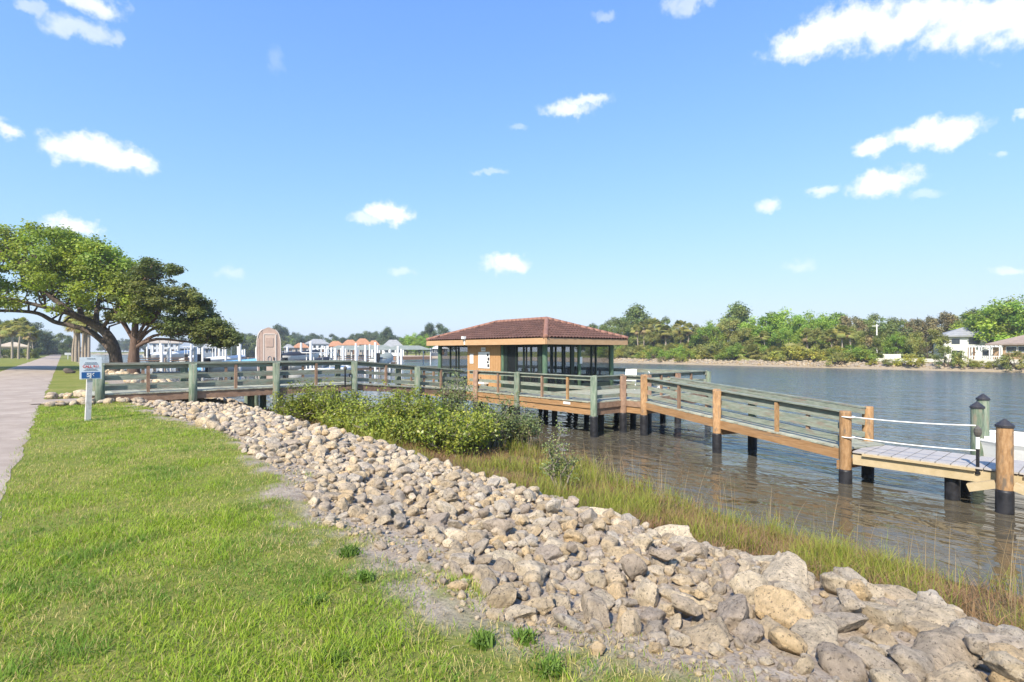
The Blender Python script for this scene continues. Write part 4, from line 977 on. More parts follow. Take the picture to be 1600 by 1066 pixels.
L_oak = leaf_mat('oak_leaf', (.235, .30, .045), trans=.35)
L_oakdark = leaf_mat('dark_oak_leaf', (.19, .235, .065), trans=.3)
L_cedar = leaf_mat('cedar_leaf', (.19, .22, .06), trans=.3)
L_bright = leaf_mat('bright_leaf', (.26, .37, .06), trans=.4)
L_olive = leaf_mat('olive_leaf', (.29, .30, .085), trans=.3)
L_brown = leaf_mat('tawny_leaf', (.27, .235, .12), trans=.25)
L_yellow = leaf_mat('yellow_green_leaf', (.38, .37, .07), trans=.35)
L_mangrove = leaf_mat('mangrove_leaf', (.25, .29, .045), trans=.3, rough=.35)
L_mangrove2 = leaf_mat('grey_mangrove_leaf', (.185, .225, .085), trans=.25, rough=.4)
L_palm = leaf_mat('palm_frond', (.27, .28, .09), trans=.3)
L_palmdry = leaf_mat('dry_palm_frond', (.30, .23, .12), trans=.2)
L_far = leaf_mat('far_leaf', (.11, .145, .07), trans=.25)

def world_tree(name, label, base, paths, clumps, leafm, per, lsize, flat, seed, barkm, group=None, twigs=True, up=.35, shell=.5):
    """tree whose trunk and limbs follow given world polylines; clumps joined to the nearest limb by twigs"""
    t_ = thing(name, label, 'tree', base, 0, group); off = Vector(base); rr = random.Random(seed)
    tr = MB(); nodes = []
    for pts, r0, r1 in paths:
        sm = []
        P_ = [Vector(p) for p in pts]; n_ = len(P_)
        for i in range(n_ - 1):       # Catmull-Rom so limbs curve
            p0, p1, p2, p3 = P_[max(i - 1, 0)], P_[i], P_[i + 1], P_[min(i + 2, n_ - 1)]
            for k in range(4):
                t = k / 4; sm.append(.5 * ((2 * p1) + (p2 - p0) * t + (2 * p0 - 5 * p1 + 4 * p2 - p3) * t * t + (3 * p1 - p0 - 3 * p2 + p3) * t ** 3))
        sm.append(P_[-1]); k_ = len(sm)
        tr.tube(sm, [r0 + (r1 - r0) * (i / (k_ - 1)) ** .8 for i in range(k_)], 10, False); nodes += [(p, r0 + (r1 - r0) * (i / (k_ - 1)) ** .8) for i, p in enumerate(sm) if i > 3]
    tr.build('trunk', barkm, t_, smooth=True)
    if twigs:
        tw = MB()
        for c in clumps:
            cv = Vector(c[:3]); q, rq = min(nodes, key=lambda s_: (s_[0] - cv).length + (2.0 if s_[0].z > cv.z else 0))
            limb(tw, q, cv, min(rq * .6, .09), .02, rr, .5, 4, 5)
        tw.build('branches', barkm, t_, smooth=True)
    C = np.array([(c[0] - off.x, c[1] - off.y, c[2] - off.z, c[3]) for c in clumps])
    link('crown', leaves_mesh('crown', C, per, lsize, leafm, seed, flat, up, shell), t_)
    return t_

def oak_and_cedar():
    rr = random.Random(5); Y0 = 41.0
    def pt(px, py, dy=0): return P(px, py, Y0 + dy)
    base = on(182, Y0, 0)
    top = lambda x: np.interp(x, [-235, -140, 0, 60, 110, 150, 190, 232], [385, 358, 342, 338, 350, 366, 388, 432]); bot = lambda x: np.interp(x, [-235, -140, 0, 60, 100, 150, 200, 232], [480, 490, 486, 484, 496, 500, 508, 500])
    cl = []
    for i in range(330):
        x = rr.uniform(-235, 228); a, b = top(x), bot(x); k = rr.random() ** 1.25; r_ = rr.uniform(.62, 1.25); y = a + r_ * 20 * .8 + k * (b - a - r_ * 28)
        dep = rr.uniform(-4.6, 4.6) * (1 - .45 * abs(k - .75)); p = pt(x, y, dep); cl.append((p.x, p.y, p.z, r_))
    paths = [([base - Vector((0, 0, .3)), pt(181, 560), pt(175, 535), pt(160, 515), pt(140, 503), pt(112, 490, -1), pt(88, 470, -1), pt(60, 448, -1.5), pt(30, 420, -2)], .50, .12),
             ([pt(176, 552), pt(163, 536, .6), pt(140, 518, 1), pt(112, 509, 1.2), pt(85, 503, 1), pt(60, 490, .6), pt(25, 486, 0), pt(-40, 484, -1), pt(-110, 470, -2)], .27, .09),
             ([pt(150, 508), pt(152, 480, 1), pt(160, 450, 2), pt(170, 415, 2)], .24, .06), ([pt(112, 490, -1), pt(70, 480, -2), pt(20, 468, -2.5), pt(-50, 455, -3)], .22, .06),
             ([pt(128, 497), pt(120, 465, 1.5), pt(110, 430, 2.5), pt(100, 392, 2)], .22, .05), ([pt(160, 513), pt(185, 478, -1.5), pt(205, 450, -2)], .16, .05)]
    world_tree('live_oak', 'spreading live oak with thick leaning trunk beside the footpath', base, paths, cl, L_oak, 250, .23, .62, 41, M_bark)
    Y0 = 38.5
    base = on(209, Y0, 0)
    top = lambda x: np.interp(x, [172, 200, 235, 250, 285, 300, 330, 350, 368], [450, 418, 398, 394, 420, 448, 478, 502, 520]); bot = lambda x: np.interp(x, [172, 200, 240, 290, 330, 350, 368], [500, 505, 512, 530, 540, 542, 538])
    cl = []
    for i in range(215):
        x = 172 + 194 * rr.random() ** .9; a, b = top(x), bot(x); r_ = rr.uniform(.35, .8); k = rr.random(); y = a + r_ * 12 + k * max(b - a - r_ * 18, 2)
        dep = rr.uniform(-2.8, 2.8) * np.interp(x, [172, 250, 368], [1, 1, .55]); p = pt(x, y, dep); cl.append((p.x, p.y, p.z, r_))
    paths = [([base - Vector((0, 0, .3)), pt(209, 560), pt(210, 540), pt(211, 515), pt(214, 480), pt(225, 440), pt(242, 408)], .46, .05)]
    for q, (a, b, c) in enumerate([((240, 525), (280, 522), (330, 528)), ((245, 530), (300, 535), (350, 538)), ((232, 518), (265, 505), (320, 500)), ((225, 508), (250, 485), (295, 465)), ((198, 515), (186, 498), (176, 478)), ((228, 515), (248, 490), (275, 450)), ((195, 505), (188, 480), (190, 450))]):
        dd = rr.uniform(-1.4, 1.4); paths.append(([pt(211, 545 - q * 2), pt(*a, dd * .4), pt(*b, dd), pt(*c, dd * 1.4)], .15, .03))
    world_tree('cedar_tree', 'dark windswept cedar with low radiating limbs behind the boardwalk rail', base, paths, cl, L_cedar, 230, .18, .55, 42, M_barkred, up=.6)
oak_and_cedar()

# ---- mangrove bushes between riprap and boardwalk
def bush(name, label, base, hgt, wx, seed, leafm, nleaf, lsize, stems=14, group=None, sparse=False, cat='shrub'):
    t_ = thing(name, label, cat, base, 0, group); rr = random.Random(seed); mb = MB(); tips = []
    for k in range(stems):
        a = rr.uniform(0, 6.28); sp = wx * rr.random() ** .6; h_ = hgt * rr.uniform(.45, 1.0) * (1.18 if rr.random() < .2 else 1) * (1 - .35 * (sp / wx) ** 2); tip = Vector((math.cos(a) * sp, math.sin(a) * sp, h_))
        st = Vector((math.cos(a) * sp * .25, math.sin(a) * sp * .25, 0)); pts = limb(mb, st, tip, .022, .006, rr, .4, 5, 5)
        tips += [(p, .16 + .1 * rr.random()) for p in pts[2:]]
        for j in range(4):
            q = pts[rr.randint(2, 4)]; e = q + Vector((rr.gauss(0, .2), rr.gauss(0, .2), rr.uniform(.0, .3))) * (wx * .7 + .2); limb(mb, q, e, .010, .004, rr, .5, 3, 4); tips.append((e, .15)); tips.append((q.lerp(e, .6), .13))
    mb.build('stems', mat('grey_twig', (.20, .17, .14), (.30, .26, .22), .9, 8), t_, smooth=True, local=True)
    C = np.array([(p.x, p.y, max(p.z, .1), r_ * (.8 if sparse else 1.25) * (1 + .25 * wx)) for p, r_ in tips])
    link('foliage', leaves_mesh('foliage', C, max(nleaf // len(C), 4), lsize, leafm, seed, .9, .3, .25, .5), t_)
    return t_
MG = [(468, 17.6, 606, .75, 0, 'low yellow-green mangrove growing against the boardwalk pile'), (525, 17.2, 600, 1.0, 0, 'bushy mangrove under the bend of the boardwalk rail'), (585, 16.4, 596, 1.15, 0, 'broad mangrove bush with pale bare twigs among its leaves'), (640, 15.0, 618, 1.0, 0, 'rounded mangrove bush at the foot of the riprap'),
      (700, 13.4, 640, .85, 0, 'glossy yellow leaved mangrove beside the riprap crest'), (715, 17.5, 590, .75, 1, 'tall thin grey green mangrove in front of the tan pavilion wall'), (770, 15.6, 622, 1.0, 1, 'dense grey green mangrove beneath the pavilion deck edge'), (735, 14.6, 640, .8, 0, 'small leafy mangrove in front of the deck piles'), (812, 16.2, 632, .65, 1, 'feathery grey mangrove at the water under the deck'), (600, 14.2, 655, .8, 0, 'low spreading mangrove over the stones'), (668, 16.8, 628, .8, 0, 'leafy mangrove beside the black wrapped boardwalk pile'), (545, 15.6, 650, .8, 0, 'low mangrove hugging the top of the stone bank')]
for k, (px, Yb, ty, wx, kind, lab) in enumerate(MG):
    p = on(px, Yb, 0); z = max(float(height(p.x, p.y)), WZ) - .03; p.z = z; top = CAM_H - (ty - HOR) / FPX * Yb
    bush('mangrove_bush', lab, p, top - z + .12, wx * 1.1, 60 + k, L_mangrove if kind == 0 else L_mangrove2, 4200, .085 if kind == 0 else .065, 24, 'mangrove bushes in the marsh')
p = on(872, 9.9, 0); p.z = float(height(p.x, p.y)) - .03
bush('mangrove_sapling', 'sparse young grey green mangrove sapling alone in the marsh grass', p, 1.35, .34, 91, L_mangrove2, 1500, .045, 9, None, True)

# ------------------------------------------------------------------ tree kit for the banks
def tree_proto(seed, H, W, trunk_h, leafm, style='round', nclump=42, per=190, lsize=.40):
    rr = random.Random(seed); mb = MB(); clumps = []; limbs = []
    lean = Vector((rr.uniform(-.06, .06), rr.uniform(-.06, .06), 1)); r0 = .02 * H + .06
    tp = [Vector((0, 0, -.2))] + [Vector((lean.x * z + rr.gauss(0, .012) * H, lean.y * z + rr.gauss(0, .012) * H, z)) for z in np.linspace(trunk_h * .5, H * .72, 4)]
    mb.tube(tp, [r0, r0 * .85, r0 * .65, r0 * .45, r0 * .22], 8, False)
    for k in range(nclump):
        a = rr.uniform(0, 6.28)
        if style == 'pine':
            t_ = rr.random(); z = trunk_h + (H - trunk_h) * t_; rad = W * (.55 + .45 * math.sin(math.pi * min(t_ * 1.1, 1))) * (rr.random() ** .5) * (1 - .4 * t_); r_ = rr.uniform(.09, .15) * H
        elif style == 'cone':
            t_ = rr.random(); z = trunk_h + (H - trunk_h) * t_; rad = W * (1 - t_ * .9) * rr.random() ** .4; r_ = rr.uniform(.08, .12) * H
        else:
            t_ = rr.random(); ph = math.acos(1 - 1.45 * t_); rad = W * math.sin(ph) * rr.uniform(.55, 1.0); z = trunk_h + (H - trunk_h) * (.38 + .62 * math.cos(ph) * rr.uniform(.7, 1)); r_ = rr.uniform(.085, .16) * H
        c = Vector((math.cos(a) * rad + lean.x * z, math.sin(a) * rad + lean.y * z, max(z - r_ * .4, trunk_h * .7))); clumps.append((*c, r_))
        if k % 3 == 0: limb(mb, tp[rr.randint(1, 3)], c, r0 * .3, .02, rr, .5, 4, 5)
    return mb.mesh('trunk', M_bark, True), leaves_mesh('crown', clumps, per, lsize, leafm, seed, .78, .35, .45, .4)
PROTO = {}
for nm, a in {'oak_a': (1, 10, 5.2, 1.5, L_bright, 'round', 46), 'oak_b': (2, 10, 4.6, 1.4, L_oakdark, 'round', 40), 'oak_c': (3, 10, 6.0, 1.3, L_olive, 'round', 52), 'pine': (4, 10, 2.7, 5.0, L_oakdark, 'pine', 30), 'tall': (5, 10, 3.6, 1.8, L_bright, 'round', 36), 'cone': (6, 10, 2.9, .6, L_oakdark, 'cone', 44), 'wide': (8, 10, 6.8, 1.5, L_olive, 'round', 56)}.items():
    PROTO[nm] = tree_proto(a[0], a[1], a[2], a[3], a[4], a[5], a[6])
def shrub_proto(seed, leafm, n=26):
    rr = random.Random(seed); mb = MB(); cl = []
    for k in range(n):
        a = rr.uniform(0, 6.28); ph = math.acos(rr.random()); rad = .85 * math.sin(ph) * rr.uniform(.6, 1.05); c = Vector((math.cos(a) * rad, math.sin(a) * rad, .12 + .78 * math.cos(ph) * rr.uniform(.7, 1.1))); cl.append((*c, rr.uniform(.14, .27)))
        if k % 2: limb(mb, (0, 0, -.05), c, .03, .01, rr, .4, 3, 4)
    return mb.mesh('stems', M_bark, True), leaves_mesh('foliage', cl, 85, .085, leafm, seed, .85, .35, .4, .45)
for k in range(4): PROTO['shrub%d' % k] = shrub_proto(30 + k, L_yellow)
def fan(mb_v, mb_f, mb_c, origin, d, L, rr, tone, droop):
    d = d.normalized(); side = d.cross(Vector((0, 0, 1)))
    if side.length < .05: side = Vector((1, 0, 0))
    side.normalize(); nrm = side.cross(d); hub = origin + d * L * .45 + Vector((0, 0, -droop * L * .12))
    b = len(mb_v); w_ = .012 * L
    mb_v += [origin - side * w_, origin + side * w_, hub + side * w_, hub - side * w_]; mb_f.append((b, b + 1, b + 2, b + 3)); mb_c += [tone] * 4
    for k in range(11):
        a = (k - 5) / 5 * 1.25; dd = d * math.cos(a) + side * math.sin(a); tip = hub + dd * L * .58 * (1 - .12 * abs(a)) + Vector((0, 0, -droop * L * .28 - .1 * L * abs(a) * .5)); mid = hub + dd * L * .32
        wv = dd.cross(nrm).normalized() * L * .055; b = len(mb_v); mb_v += [hub, mid + wv, tip, mid - wv]; mb_f.append((b, b + 1, b + 2, b + 3)); mb_c += [tone] * 4
def palm_proto(seed, H, L, n=34):
    rr = random.Random(seed); mb = MB(); top = Vector((rr.uniform(-.25, .25), rr.uniform(-.25, .25), H))
    if H > .8: mb.tube([Vector((0, 0, -.2)), Vector((0, 0, H * .3)), top * .66 + Vector((.06, 0, 0)), top], [.19, .16, .15, .19], 8, False)
    v, f, c = [], [], []; dv, df, dc_ = [], [], []
    for k in range(n):
        a = rr.uniform(0, 6.28); e = rr.uniform(-.45, 1.35); d = Vector((math.cos(a) * math.cos(e), math.sin(a) * math.cos(e), math.sin(e))); t_ = rr.uniform(.75, 1.35)
        fan(v, f, c, top, d, L * rr.uniform(.8, 1.1), rr, (t_ * rr.uniform(.9, 1.15), t_, t_ * .9), 1 - e * .5)
    for k in range(n // 3):
        a = rr.uniform(0, 6.28); e = rr.uniform(-1.3, -.6); d = Vector((math.cos(a) * math.cos(e), math.sin(a) * math.cos(e), math.sin(e))); fan(dv, df, dc_, top, d, L * .85, rr, (rr.uniform(.7, 1.2),) * 3, .3)
    tm = mb.mesh('trunk', M_barkpale, True) if H > .8 else None
    return tm, fast_mesh('fronds', np.array([x[:] for x in v]), np.array(f), L_palm, np.array(c)), fast_mesh('dry_fronds', np.array([x[:] for x in dv]), np.array(df), L_palmdry, np.array(dc_))
PALMS = [palm_proto(51, 5.2, 1.7), palm_proto(52, 6.4, 1.8), palm_proto(53, 4.4, 1.7)]; PALMETTO = [palm_proto(55, .5, 1.9, 26), palm_proto(56, .7, 2.1, 30)]

def place_tree(kind, p, H, W=1.0, leafm=None, label='', group=None, name='tree', cat='tree', rz=None):
    a, b = PROTO[kind]; t_ = thing(name, label, cat, p, random.uniform(0, 6.28) if rz is None else rz, group); s_ = H / (10 if not kind.startswith('shrub') else 1.0)
    t_.scale = (s_ * W, s_ * W, s_)
    for nm, me in (('trunk' if not kind.startswith('shrub') else 'stems', a), ('crown' if not kind.startswith('shrub') else 'foliage', b)):
        o = link(nm, me, t_)
        if leafm is not None and nm in ('crown', 'foliage'):
            o.material_slots[0].link = 'OBJECT'; o.material_slots[0].material = leafm
    return t_
def place_palm(k, p, s_, label, group, kind=PALMS, name='palm_tree', cat='palm'):
    tr, fr, dr = kind[k % len(kind)]; t_ = thing(name, label, cat, p, random.uniform(0, 6.28), group); t_.scale = (s_, s_, s_)
    for nm, me in (('trunk', tr), ('fronds', fr), ('dry_fronds', dr)):
        if me is not None: link(nm, me, t_)
    return t_
# ------------------------------------------------------------------ the opposite bank
random.seed(17)
def bank_pos(px, du):
    u = 104.0
    for _ in range(4):
        p, Y = at_u(px, u + du); u = float(far_edge(p.y))
    p, Y = at_u(px, u + du); p.z = float(height(p.x, p.y)) - .05; return p, Y
def top_h(ty, Y, z): return CAM_H + (HOR - ty) * Y / FPX - z
G_TREE = 'trees on the opposite bank'
KL = {'dark': 'dark green oak on the opposite bank', 'bright': 'bright spring green tree on the opposite bank', 'olive': 'olive green oak on the opposite bank', 'brown': 'tawny brown budding oak on the opposite bank', 'pine': 'tall flat topped pine on the opposite bank'}
LM = {'dark': L_oakdark, 'bright': L_bright, 'olive': L_olive, 'brown': L_brown, 'pine': L_oakdark}
for px, du, ty, kind, tone, W in [(925, 22, 507, 'oak_b', 'dark', 1.0), (948, 26, 500, 'oak_b', 'dark', .9), (972, 20, 492, 'oak_c', 'dark', .75), (990, 28, 478, 'pine', 'pine', 1.1), (1012, 24, 497, 'oak_b', 'olive', .9), (1036, 26, 495, 'oak_b', 'dark', .8), (1052, 20, 506, 'oak_a', 'olive', .8), (1090, 22, 506, 'oak_b', 'olive', .8), (1110, 17, 499, 'oak_a', 'bright', .9), (1135, 20, 496, 'oak_c', 'olive', .8), (1157, 26, 475, 'pine', 'pine', 1.1),
        (1180, 18, 492, 'oak_a', 'bright', .8), (1205, 20, 486, 'tall', 'bright', 1.2), (1232, 22, 480, 'oak_a', 'bright', .95), (1260, 20, 484, 'oak_a', 'bright', .85), (1285, 19, 487, 'oak_a', 'bright', .8), (1306, 24, 487, 'tall', 'bright', 1.1), (1328, 20, 490, 'oak_c', 'brown', .7), (1345, 30, 497, 'oak_b', 'dark', .8), (1362, 24, 490, 'oak_b', 'dark', .8), (1392, 28, 496, 'oak_b', 'dark', 1.0), (1415, 34, 498, 'oak_b', 'olive', 1.0),
        (1438, 30, 494, 'oak_c', 'brown', .7), (1470, 32, 484, 'wide', 'brown', .75), (1497, 36, 488, 'oak_c', 'olive', .8), (1530, 30, 482, 'oak_b', 'dark', 1.0), (1552, 27, 466, 'oak_a', 'bright', 1.0), (1580, 24, 461, 'oak_a', 'oak', .95), (1606, 22, 455, 'oak_a', 'bright', 1.0), (1650, 24, 455, 'oak_b', 'dark', 1.1), (1700, 24, 460, 'oak_c', 'olive', 1),
        (958, 14, 520, 'oak_a', 'bright', .9), (1160, 13, 510, 'oak_c', 'olive', .8), (1225, 13, 505, 'oak_a', 'bright', .8), (1275, 12, 510, 'oak_c', 'olive', .7), (1330, 14, 508, 'oak_a', 'olive', .7), (1068, 16, 512, 'oak_c', 'olive', .7), (1020, 15, 515, 'oak_c', 'olive', .8)]:
    p, Y = bank_pos(px, du); lab = KL.get(tone, KL['bright'])
    place_tree(kind, p, top_h(ty, Y, p.z), W, LM.get(tone, L_oak), lab, G_TREE + ' ' + (tone if tone in KL else 'bright'), 'pine_tree' if kind == 'pine' else 'oak_tree')
for k in range(30):
    p, Y = bank_pos(930 + k * 24 + random.uniform(-8, 8), random.uniform(38, 58)); place_tree(['oak_b', 'oak_c', 'oak_a'][k % 3], p, top_h(random.uniform(505, 516), Y, p.z), 1.0, L_oakdark, 'dark tree filling the wood behind the opposite bank', 'wood behind the opposite bank', 'oak_tree')
for k in range(36):
    p, Y = bank_pos(random.uniform(925, 1350), random.uniform(14, 24)); place_tree('shrub%d' % (k % 4), p, random.uniform(3, 4.6), random.uniform(.9, 1.3), L_oakdark, 'tall dark undergrowth bush beneath the trees of the opposite bank', 'undergrowth on the opposite bank', 'shrub', 'shrub')
p, Y = bank_pos(1400, 13); place_tree('oak_a', p, top_h(517, Y, p.z), .85, L_bright, 'vivid lime green tree beside the white fence on the opposite bank', None, 'leafy_tree')
p, Y = bank_pos(1369, 9); place_tree('cone', p, top_h(524, Y, p.z), .95, L_cedar, 'dark cone shaped evergreen on the opposite bank', None, 'evergreen_tree')
p, Y = bank_pos(1448, 12); place_tree('wide', p, top_h(511, Y, p.z), .85, L_olive, 'low domed olive fruit tree in front of the white house', None, 'fruit_tree')
for k, (px, du, ty) in enumerate([(1006, 14, 500), (997, 16, 507), (1040, 14, 507), (1064, 15, 500), (1075, 15, 505), (1022, 17, 496), (1150, 12, 516), (1196, 11, 516), (1262, 11, 512), (1316, 10, 507), (1330, 10, 511), (1300, 11, 513)]):
    p, Y = bank_pos(px, du); s_ = top_h(ty, Y, p.z) / (PALMS[k % 3][1].vertices[0].co.z + 1.3); place_palm(k, p, s_, 'cabbage palm with shaggy skirt on the opposite bank', 'cabbage palms on the opposite bank')
rr = random.Random(9)
for k in range(34):
    px = rr.choice([rr.uniform(985, 1035), rr.uniform(1085, 1215), rr.uniform(1230, 1345), rr.uniform(960, 1345)]); p, Y = bank_pos(px, rr.uniform(6.5, 10)); p.z -= .1
    place_palm(k, p, rr.uniform(1.0, 1.5), 'low fan palmetto clump above the opposite shore', 'palmetto clumps on the opposite bank', PALMETTO, 'palmetto', 'palm')
for k in range(70):
    px = rr.uniform(940, 1352); p, Y = bank_pos(px, rr.uniform(4.2, 13)); m_ = rr.choice([L_yellow, L_olive, L_yellow, L_bright, L_oak])
    place_tree('shrub%d' % (k % 4), p, rr.uniform(1.7, 3.4), rr.uniform(.9, 1.4), m_, {'yellow_green_leaf': 'yellow green shrub', 'olive_leaf': 'olive green shrub', 'bright_leaf': 'bright green shrub', 'oak_leaf': 'mid green shrub'}[m_.name] + ' in the thicket above the opposite shore', 'thicket shrubs ' + m_.name.replace('_', ' '), 'shrub', 'shrub')
for k, (px, w_, h_, m_, lab) in enumerate([(1310, 1.9, 2.3, L_olive, 'olive shrub overhanging the sand on the opposite shore'), (1362, .9, 1.1, L_yellow, 'small yellow shrub by the sand bend on the opposite shore'), (1388, 1.2, 1.4, L_olive, 'small olive shrub below the white fence'), (1425, 2.2, 2.3, L_yellow, 'wide yellowish shrub below the opposite seawall'), (1478, 1.9, 3.1, L_oakdark, 'tall dark round shrub below the white house'), (1503, 1.7, 2.3, L_olive, 'olive shrub beside the tall dark round shrub'), (1530, 1.5, 1.3, L_yellow, 'low yellow shrub below the white pergola'), (1552, 1.0, 1.2, L_olive, 'small dark shrub under the pergola seawall'), (1592, 2.6, 2.5, L_olive, 'big olive shrub below the brick house'), (1650, 2.4, 2.4, L_olive, 'olive shrub at the end of the opposite seawall'), (1065, 1.7, 1.5, L_olive, 'grey olive shrub on the pale far stones'), (1035, 1.3, 1.3, L_brown, 'tawny shrub on the pale far stones')]):
    p, Y = bank_pos(px, 2.3); place_tree('shrub%d' % (k % 4), p, h_, w_ / h_ * 1.15, m_, lab, None, 'shore_shrub', 'shrub')
# pale stones and seawall of the opposite shore
def far_stones():
    r = np.random.default_rng(5); V1, F1 = ico(1); vv, ff, cc, n = [], [], [], 0
    for k in range(800):
        px = r.uniform(940, 1345) if k < 700 else r.uniform(1345, 1620); p, Y = bank_pos(px, r.uniform(1.2, 4.5)); d = r.uniform(.3, .85)
        pts = rock_shape(V1, k % 30, .3) * .5 * d * np.array((1.2, 1.1, .75)) + np.array(p[:]) + np.array((0, 0, .1)); vv.append(pts); ff.append(F1 + n); n += len(pts); cc.append(np.repeat((STONE_COL[r.integers(9)] * .66)[None], len(pts), 0))
    o = link('far_stones', fast_mesh('far_stones', np.concatenate(vv), np.concatenate(ff), M_stones, np.concatenate(cc))); tag(o, 'pale riprap stones along the opposite shore', 'stones', kind='stuff')
far_stones()
a, _ = bank_pos(1345, 5.6); b, _ = bank_pos(1800, 5.6)
m_ = mat('pale_seawall', (.55, .52, .46), (.64, .61, .55), .8, 2)
o = MB().beam((a.x, a.y, .0), (b.x, b.y, .0), .35, .55).build('seawall', m_); tag(o, 'long low pale concrete seawall on the opposite bank', 'wall')

# ------------------------------------------------------------------ buildings
M_glass = mat('dark_window_glass', (.03, .04, .05), (.05, .06, .07), .1, 3, spec=.6)
def house(name, label, p, rz, w_, d_, h_, rh, wm, rm, wins=(), door=None, over=.6, hip=True, group=None, cat='house', chimney=False):
    """front faces local -y; wins: (x, z, ww, hh)"""
    t_ = thing(name, label, cat, p, rz, group)
    MB().box((0, 0, h_ / 2 - .2), (w_, d_, h_ + .4)).build('wall', wm, t_, local=True)
    W, D = w_ / 2 + over, d_ / 2 + over; rl = max(W - D, .1) if hip else W
    mb = MB(); mb.v = [(-W, -D, h_ - .05), (W, -D, h_ - .05), (W, D, h_ - .05), (-W, D, h_ - .05), (-rl, 0, h_ + rh), (rl, 0, h_ + rh), (-W, -D, h_ - .3), (W, -D, h_ - .3), (W, D, h_ - .3), (-W, D, h_ - .3)]
    mb.f = [(0, 1, 5, 4), (1, 2, 5), (2, 3, 4, 5), (3, 0, 4), (6, 7, 1, 0), (7, 8, 2, 1), (8, 9, 3, 2), (9, 6, 0, 3), (9, 8, 7, 6)]
    rf = mb.build('roof', rm, t_, local=True)
    if chimney: MB().box((W * .3, D * .2, h_ + rh * .8), (.7, .7, 1.5)).build('chimney', wm, rf, local=True)
    for x, z, ww, hh in wins:
        f = MB().box((x, -d_ / 2 - .02, z), (ww + .2, .06, hh + .2)).build('window', M_white, t_, local=True); MB().box((x, -d_ / 2 - .06, z), (ww, .03, hh)).build('pane', M_glass, f, local=True)
    if door: MB().box((door, -d_ / 2 - .03, 1.05), (1.0, .08, 2.1)).build('door', mat('brown_door', (.16, .09, .05), (.2, .12, .07), .6), t_, local=True)
    return t_
M_terra = mat('terracotta_roof', (.38, .185, .10), (.45, .235, .13), .8, 1.5); M_greyroof = mat('grey_shingle', (.25, .26, .27), (.33, .34, .35), .8, 1.5); M_cream = mat('cream_wall', (.40, .34, .27), (.46, .40, .32), .8, 1); M_brick = mat('tan_brick', (.42, .28, .17), (.52, .36, .23), .85, 3); M_brownroof = mat('brown_shingle', (.27, .21, .17), (.34, .27, .22), .85, 1.5); M_blueroof = mat('blue_grey_roof', (.24, .28, .33), (.30, .34, .39), .7, 1.5); M_canvas = mat('green_grey_canvas', (.20, .23, .20), (.27, .29, .26), .8, 1.5)
def facing(p): return math.atan2(p.y, p.x) - math.pi / 2       # local -y looks back across the water
p, Y = bank_pos(1512, 24); house('white_house', 'white two storey house with grey metal roof behind the trees', p, facing(p) + .25, 8.5, 7, 4.3, 1.5, M_white, M_greyroof, [(-2.6, 3.2, 1.2, 1.0), (0, 3.2, 1.6, 1.1), (2.5, 3.2, 1.4, 1.1), (-2.4, 1.0, 1.4, 1.1), (1.9, 1.0, 1.8, 1.2)], -.4)
p, Y = bank_pos(1656, 14); p.z += .1; house('brick_house', 'single storey tan brick house with brown shingle roof', p, facing(p) - .5, 13, 8, 2.7, 1.9, M_brick, M_brownroof, [(-3.8, 1.75, 1.3, .8), (-2.2, 1.75, 1.3, .8), (2, 1.6, 1.4, 1.1)], .3)
def pergola():
    p, Y = bank_pos(1540, 10.5); t_ = thing('pergola', 'white open pergola with low balustrade beside the brick house', 'pergola', p, facing(p) - .12); w_, d_, h_ = 3.6, 2.4, 2.25
    for x in (-1, -.35, .35, 1):
        for y in (-1, 1): MB().box((x * w_ / 2, y * d_ / 2, h_ / 2), (.16, .16, h_)).build('post', M_white, t_, local=True)
    for y in (-1, 1): MB().box((0, y * d_ / 2, h_ + .08), (w_ + .4, .12, .18)).build('beam', M_white, t_, local=True)
    for k in range(8): MB().box((-w_ / 2 + k * w_ / 7, 0, h_ + .22), (.08, d_ + .5, .12)).build('rafter', M_white, t_, local=True)
    for z in (.15, .8): MB().box((0, -d_ / 2, z), (w_, .07, .09)).build('balustrade_rail', M_white, t_, local=True)
    for k in range(14): MB().box((-w_ / 2 + .13 + k * (w_ - .26) / 13, -d_ / 2, .47), (.06, .05, .6)).build('baluster', M_white, t_, local=True)
pergola()
def far_fence():
    a, _ = bank_pos(1381, 10); t_ = thing('white_fence', 'short white board fence beside the lime green tree', 'fence', a); d = Vector((.05, -1, 0)).normalized()
    for k in range(9): MB().box((d.x * k * .3, d.y * k * .3, .55), (.05, .27, 1.0)).build('fence_board', M_white, t_, local=True)
    for z in (.3, .85): MB().beam((.05, 0, z), (d.x * 2.5 + .05, d.y * 2.5, z), .04, .09).build('fence_rail', M_white, t_, local=True)
far_fence()
def utility_pole():
    p, Y = bank_pos(1370, 20); h_ = top_h(507, Y, p.z); t_ = thing('utility_pole', 'pale utility pole rising from the far trees with sagging wires', 'pole', p)
    MB().tube([(0, 0, -.3), (0, 0, h_)], [.16, .11], 8).build('pole', M_whited, t_, local=True); MB().box((0, .2, h_ - .3), (.12, 1.2, .12)).build('crossarm', M_whited, t_, local=True)
    q, Y2 = bank_pos(1640, 26)
    for k, dz in enumerate((-.1, -.5)):
        a = Vector((0, 0, h_ + dz)); b = Vector((q.x - p.x, q.y - p.y, 5.0 + dz)); MB().tube([a.lerp(b, s / 10) - Vector((0, 0, 1.2 * 4 * s / 10 * (1 - s / 10))) for s in range(11)], .03, 4).build('wire', M_black, t_, local=True)
utility_pole()

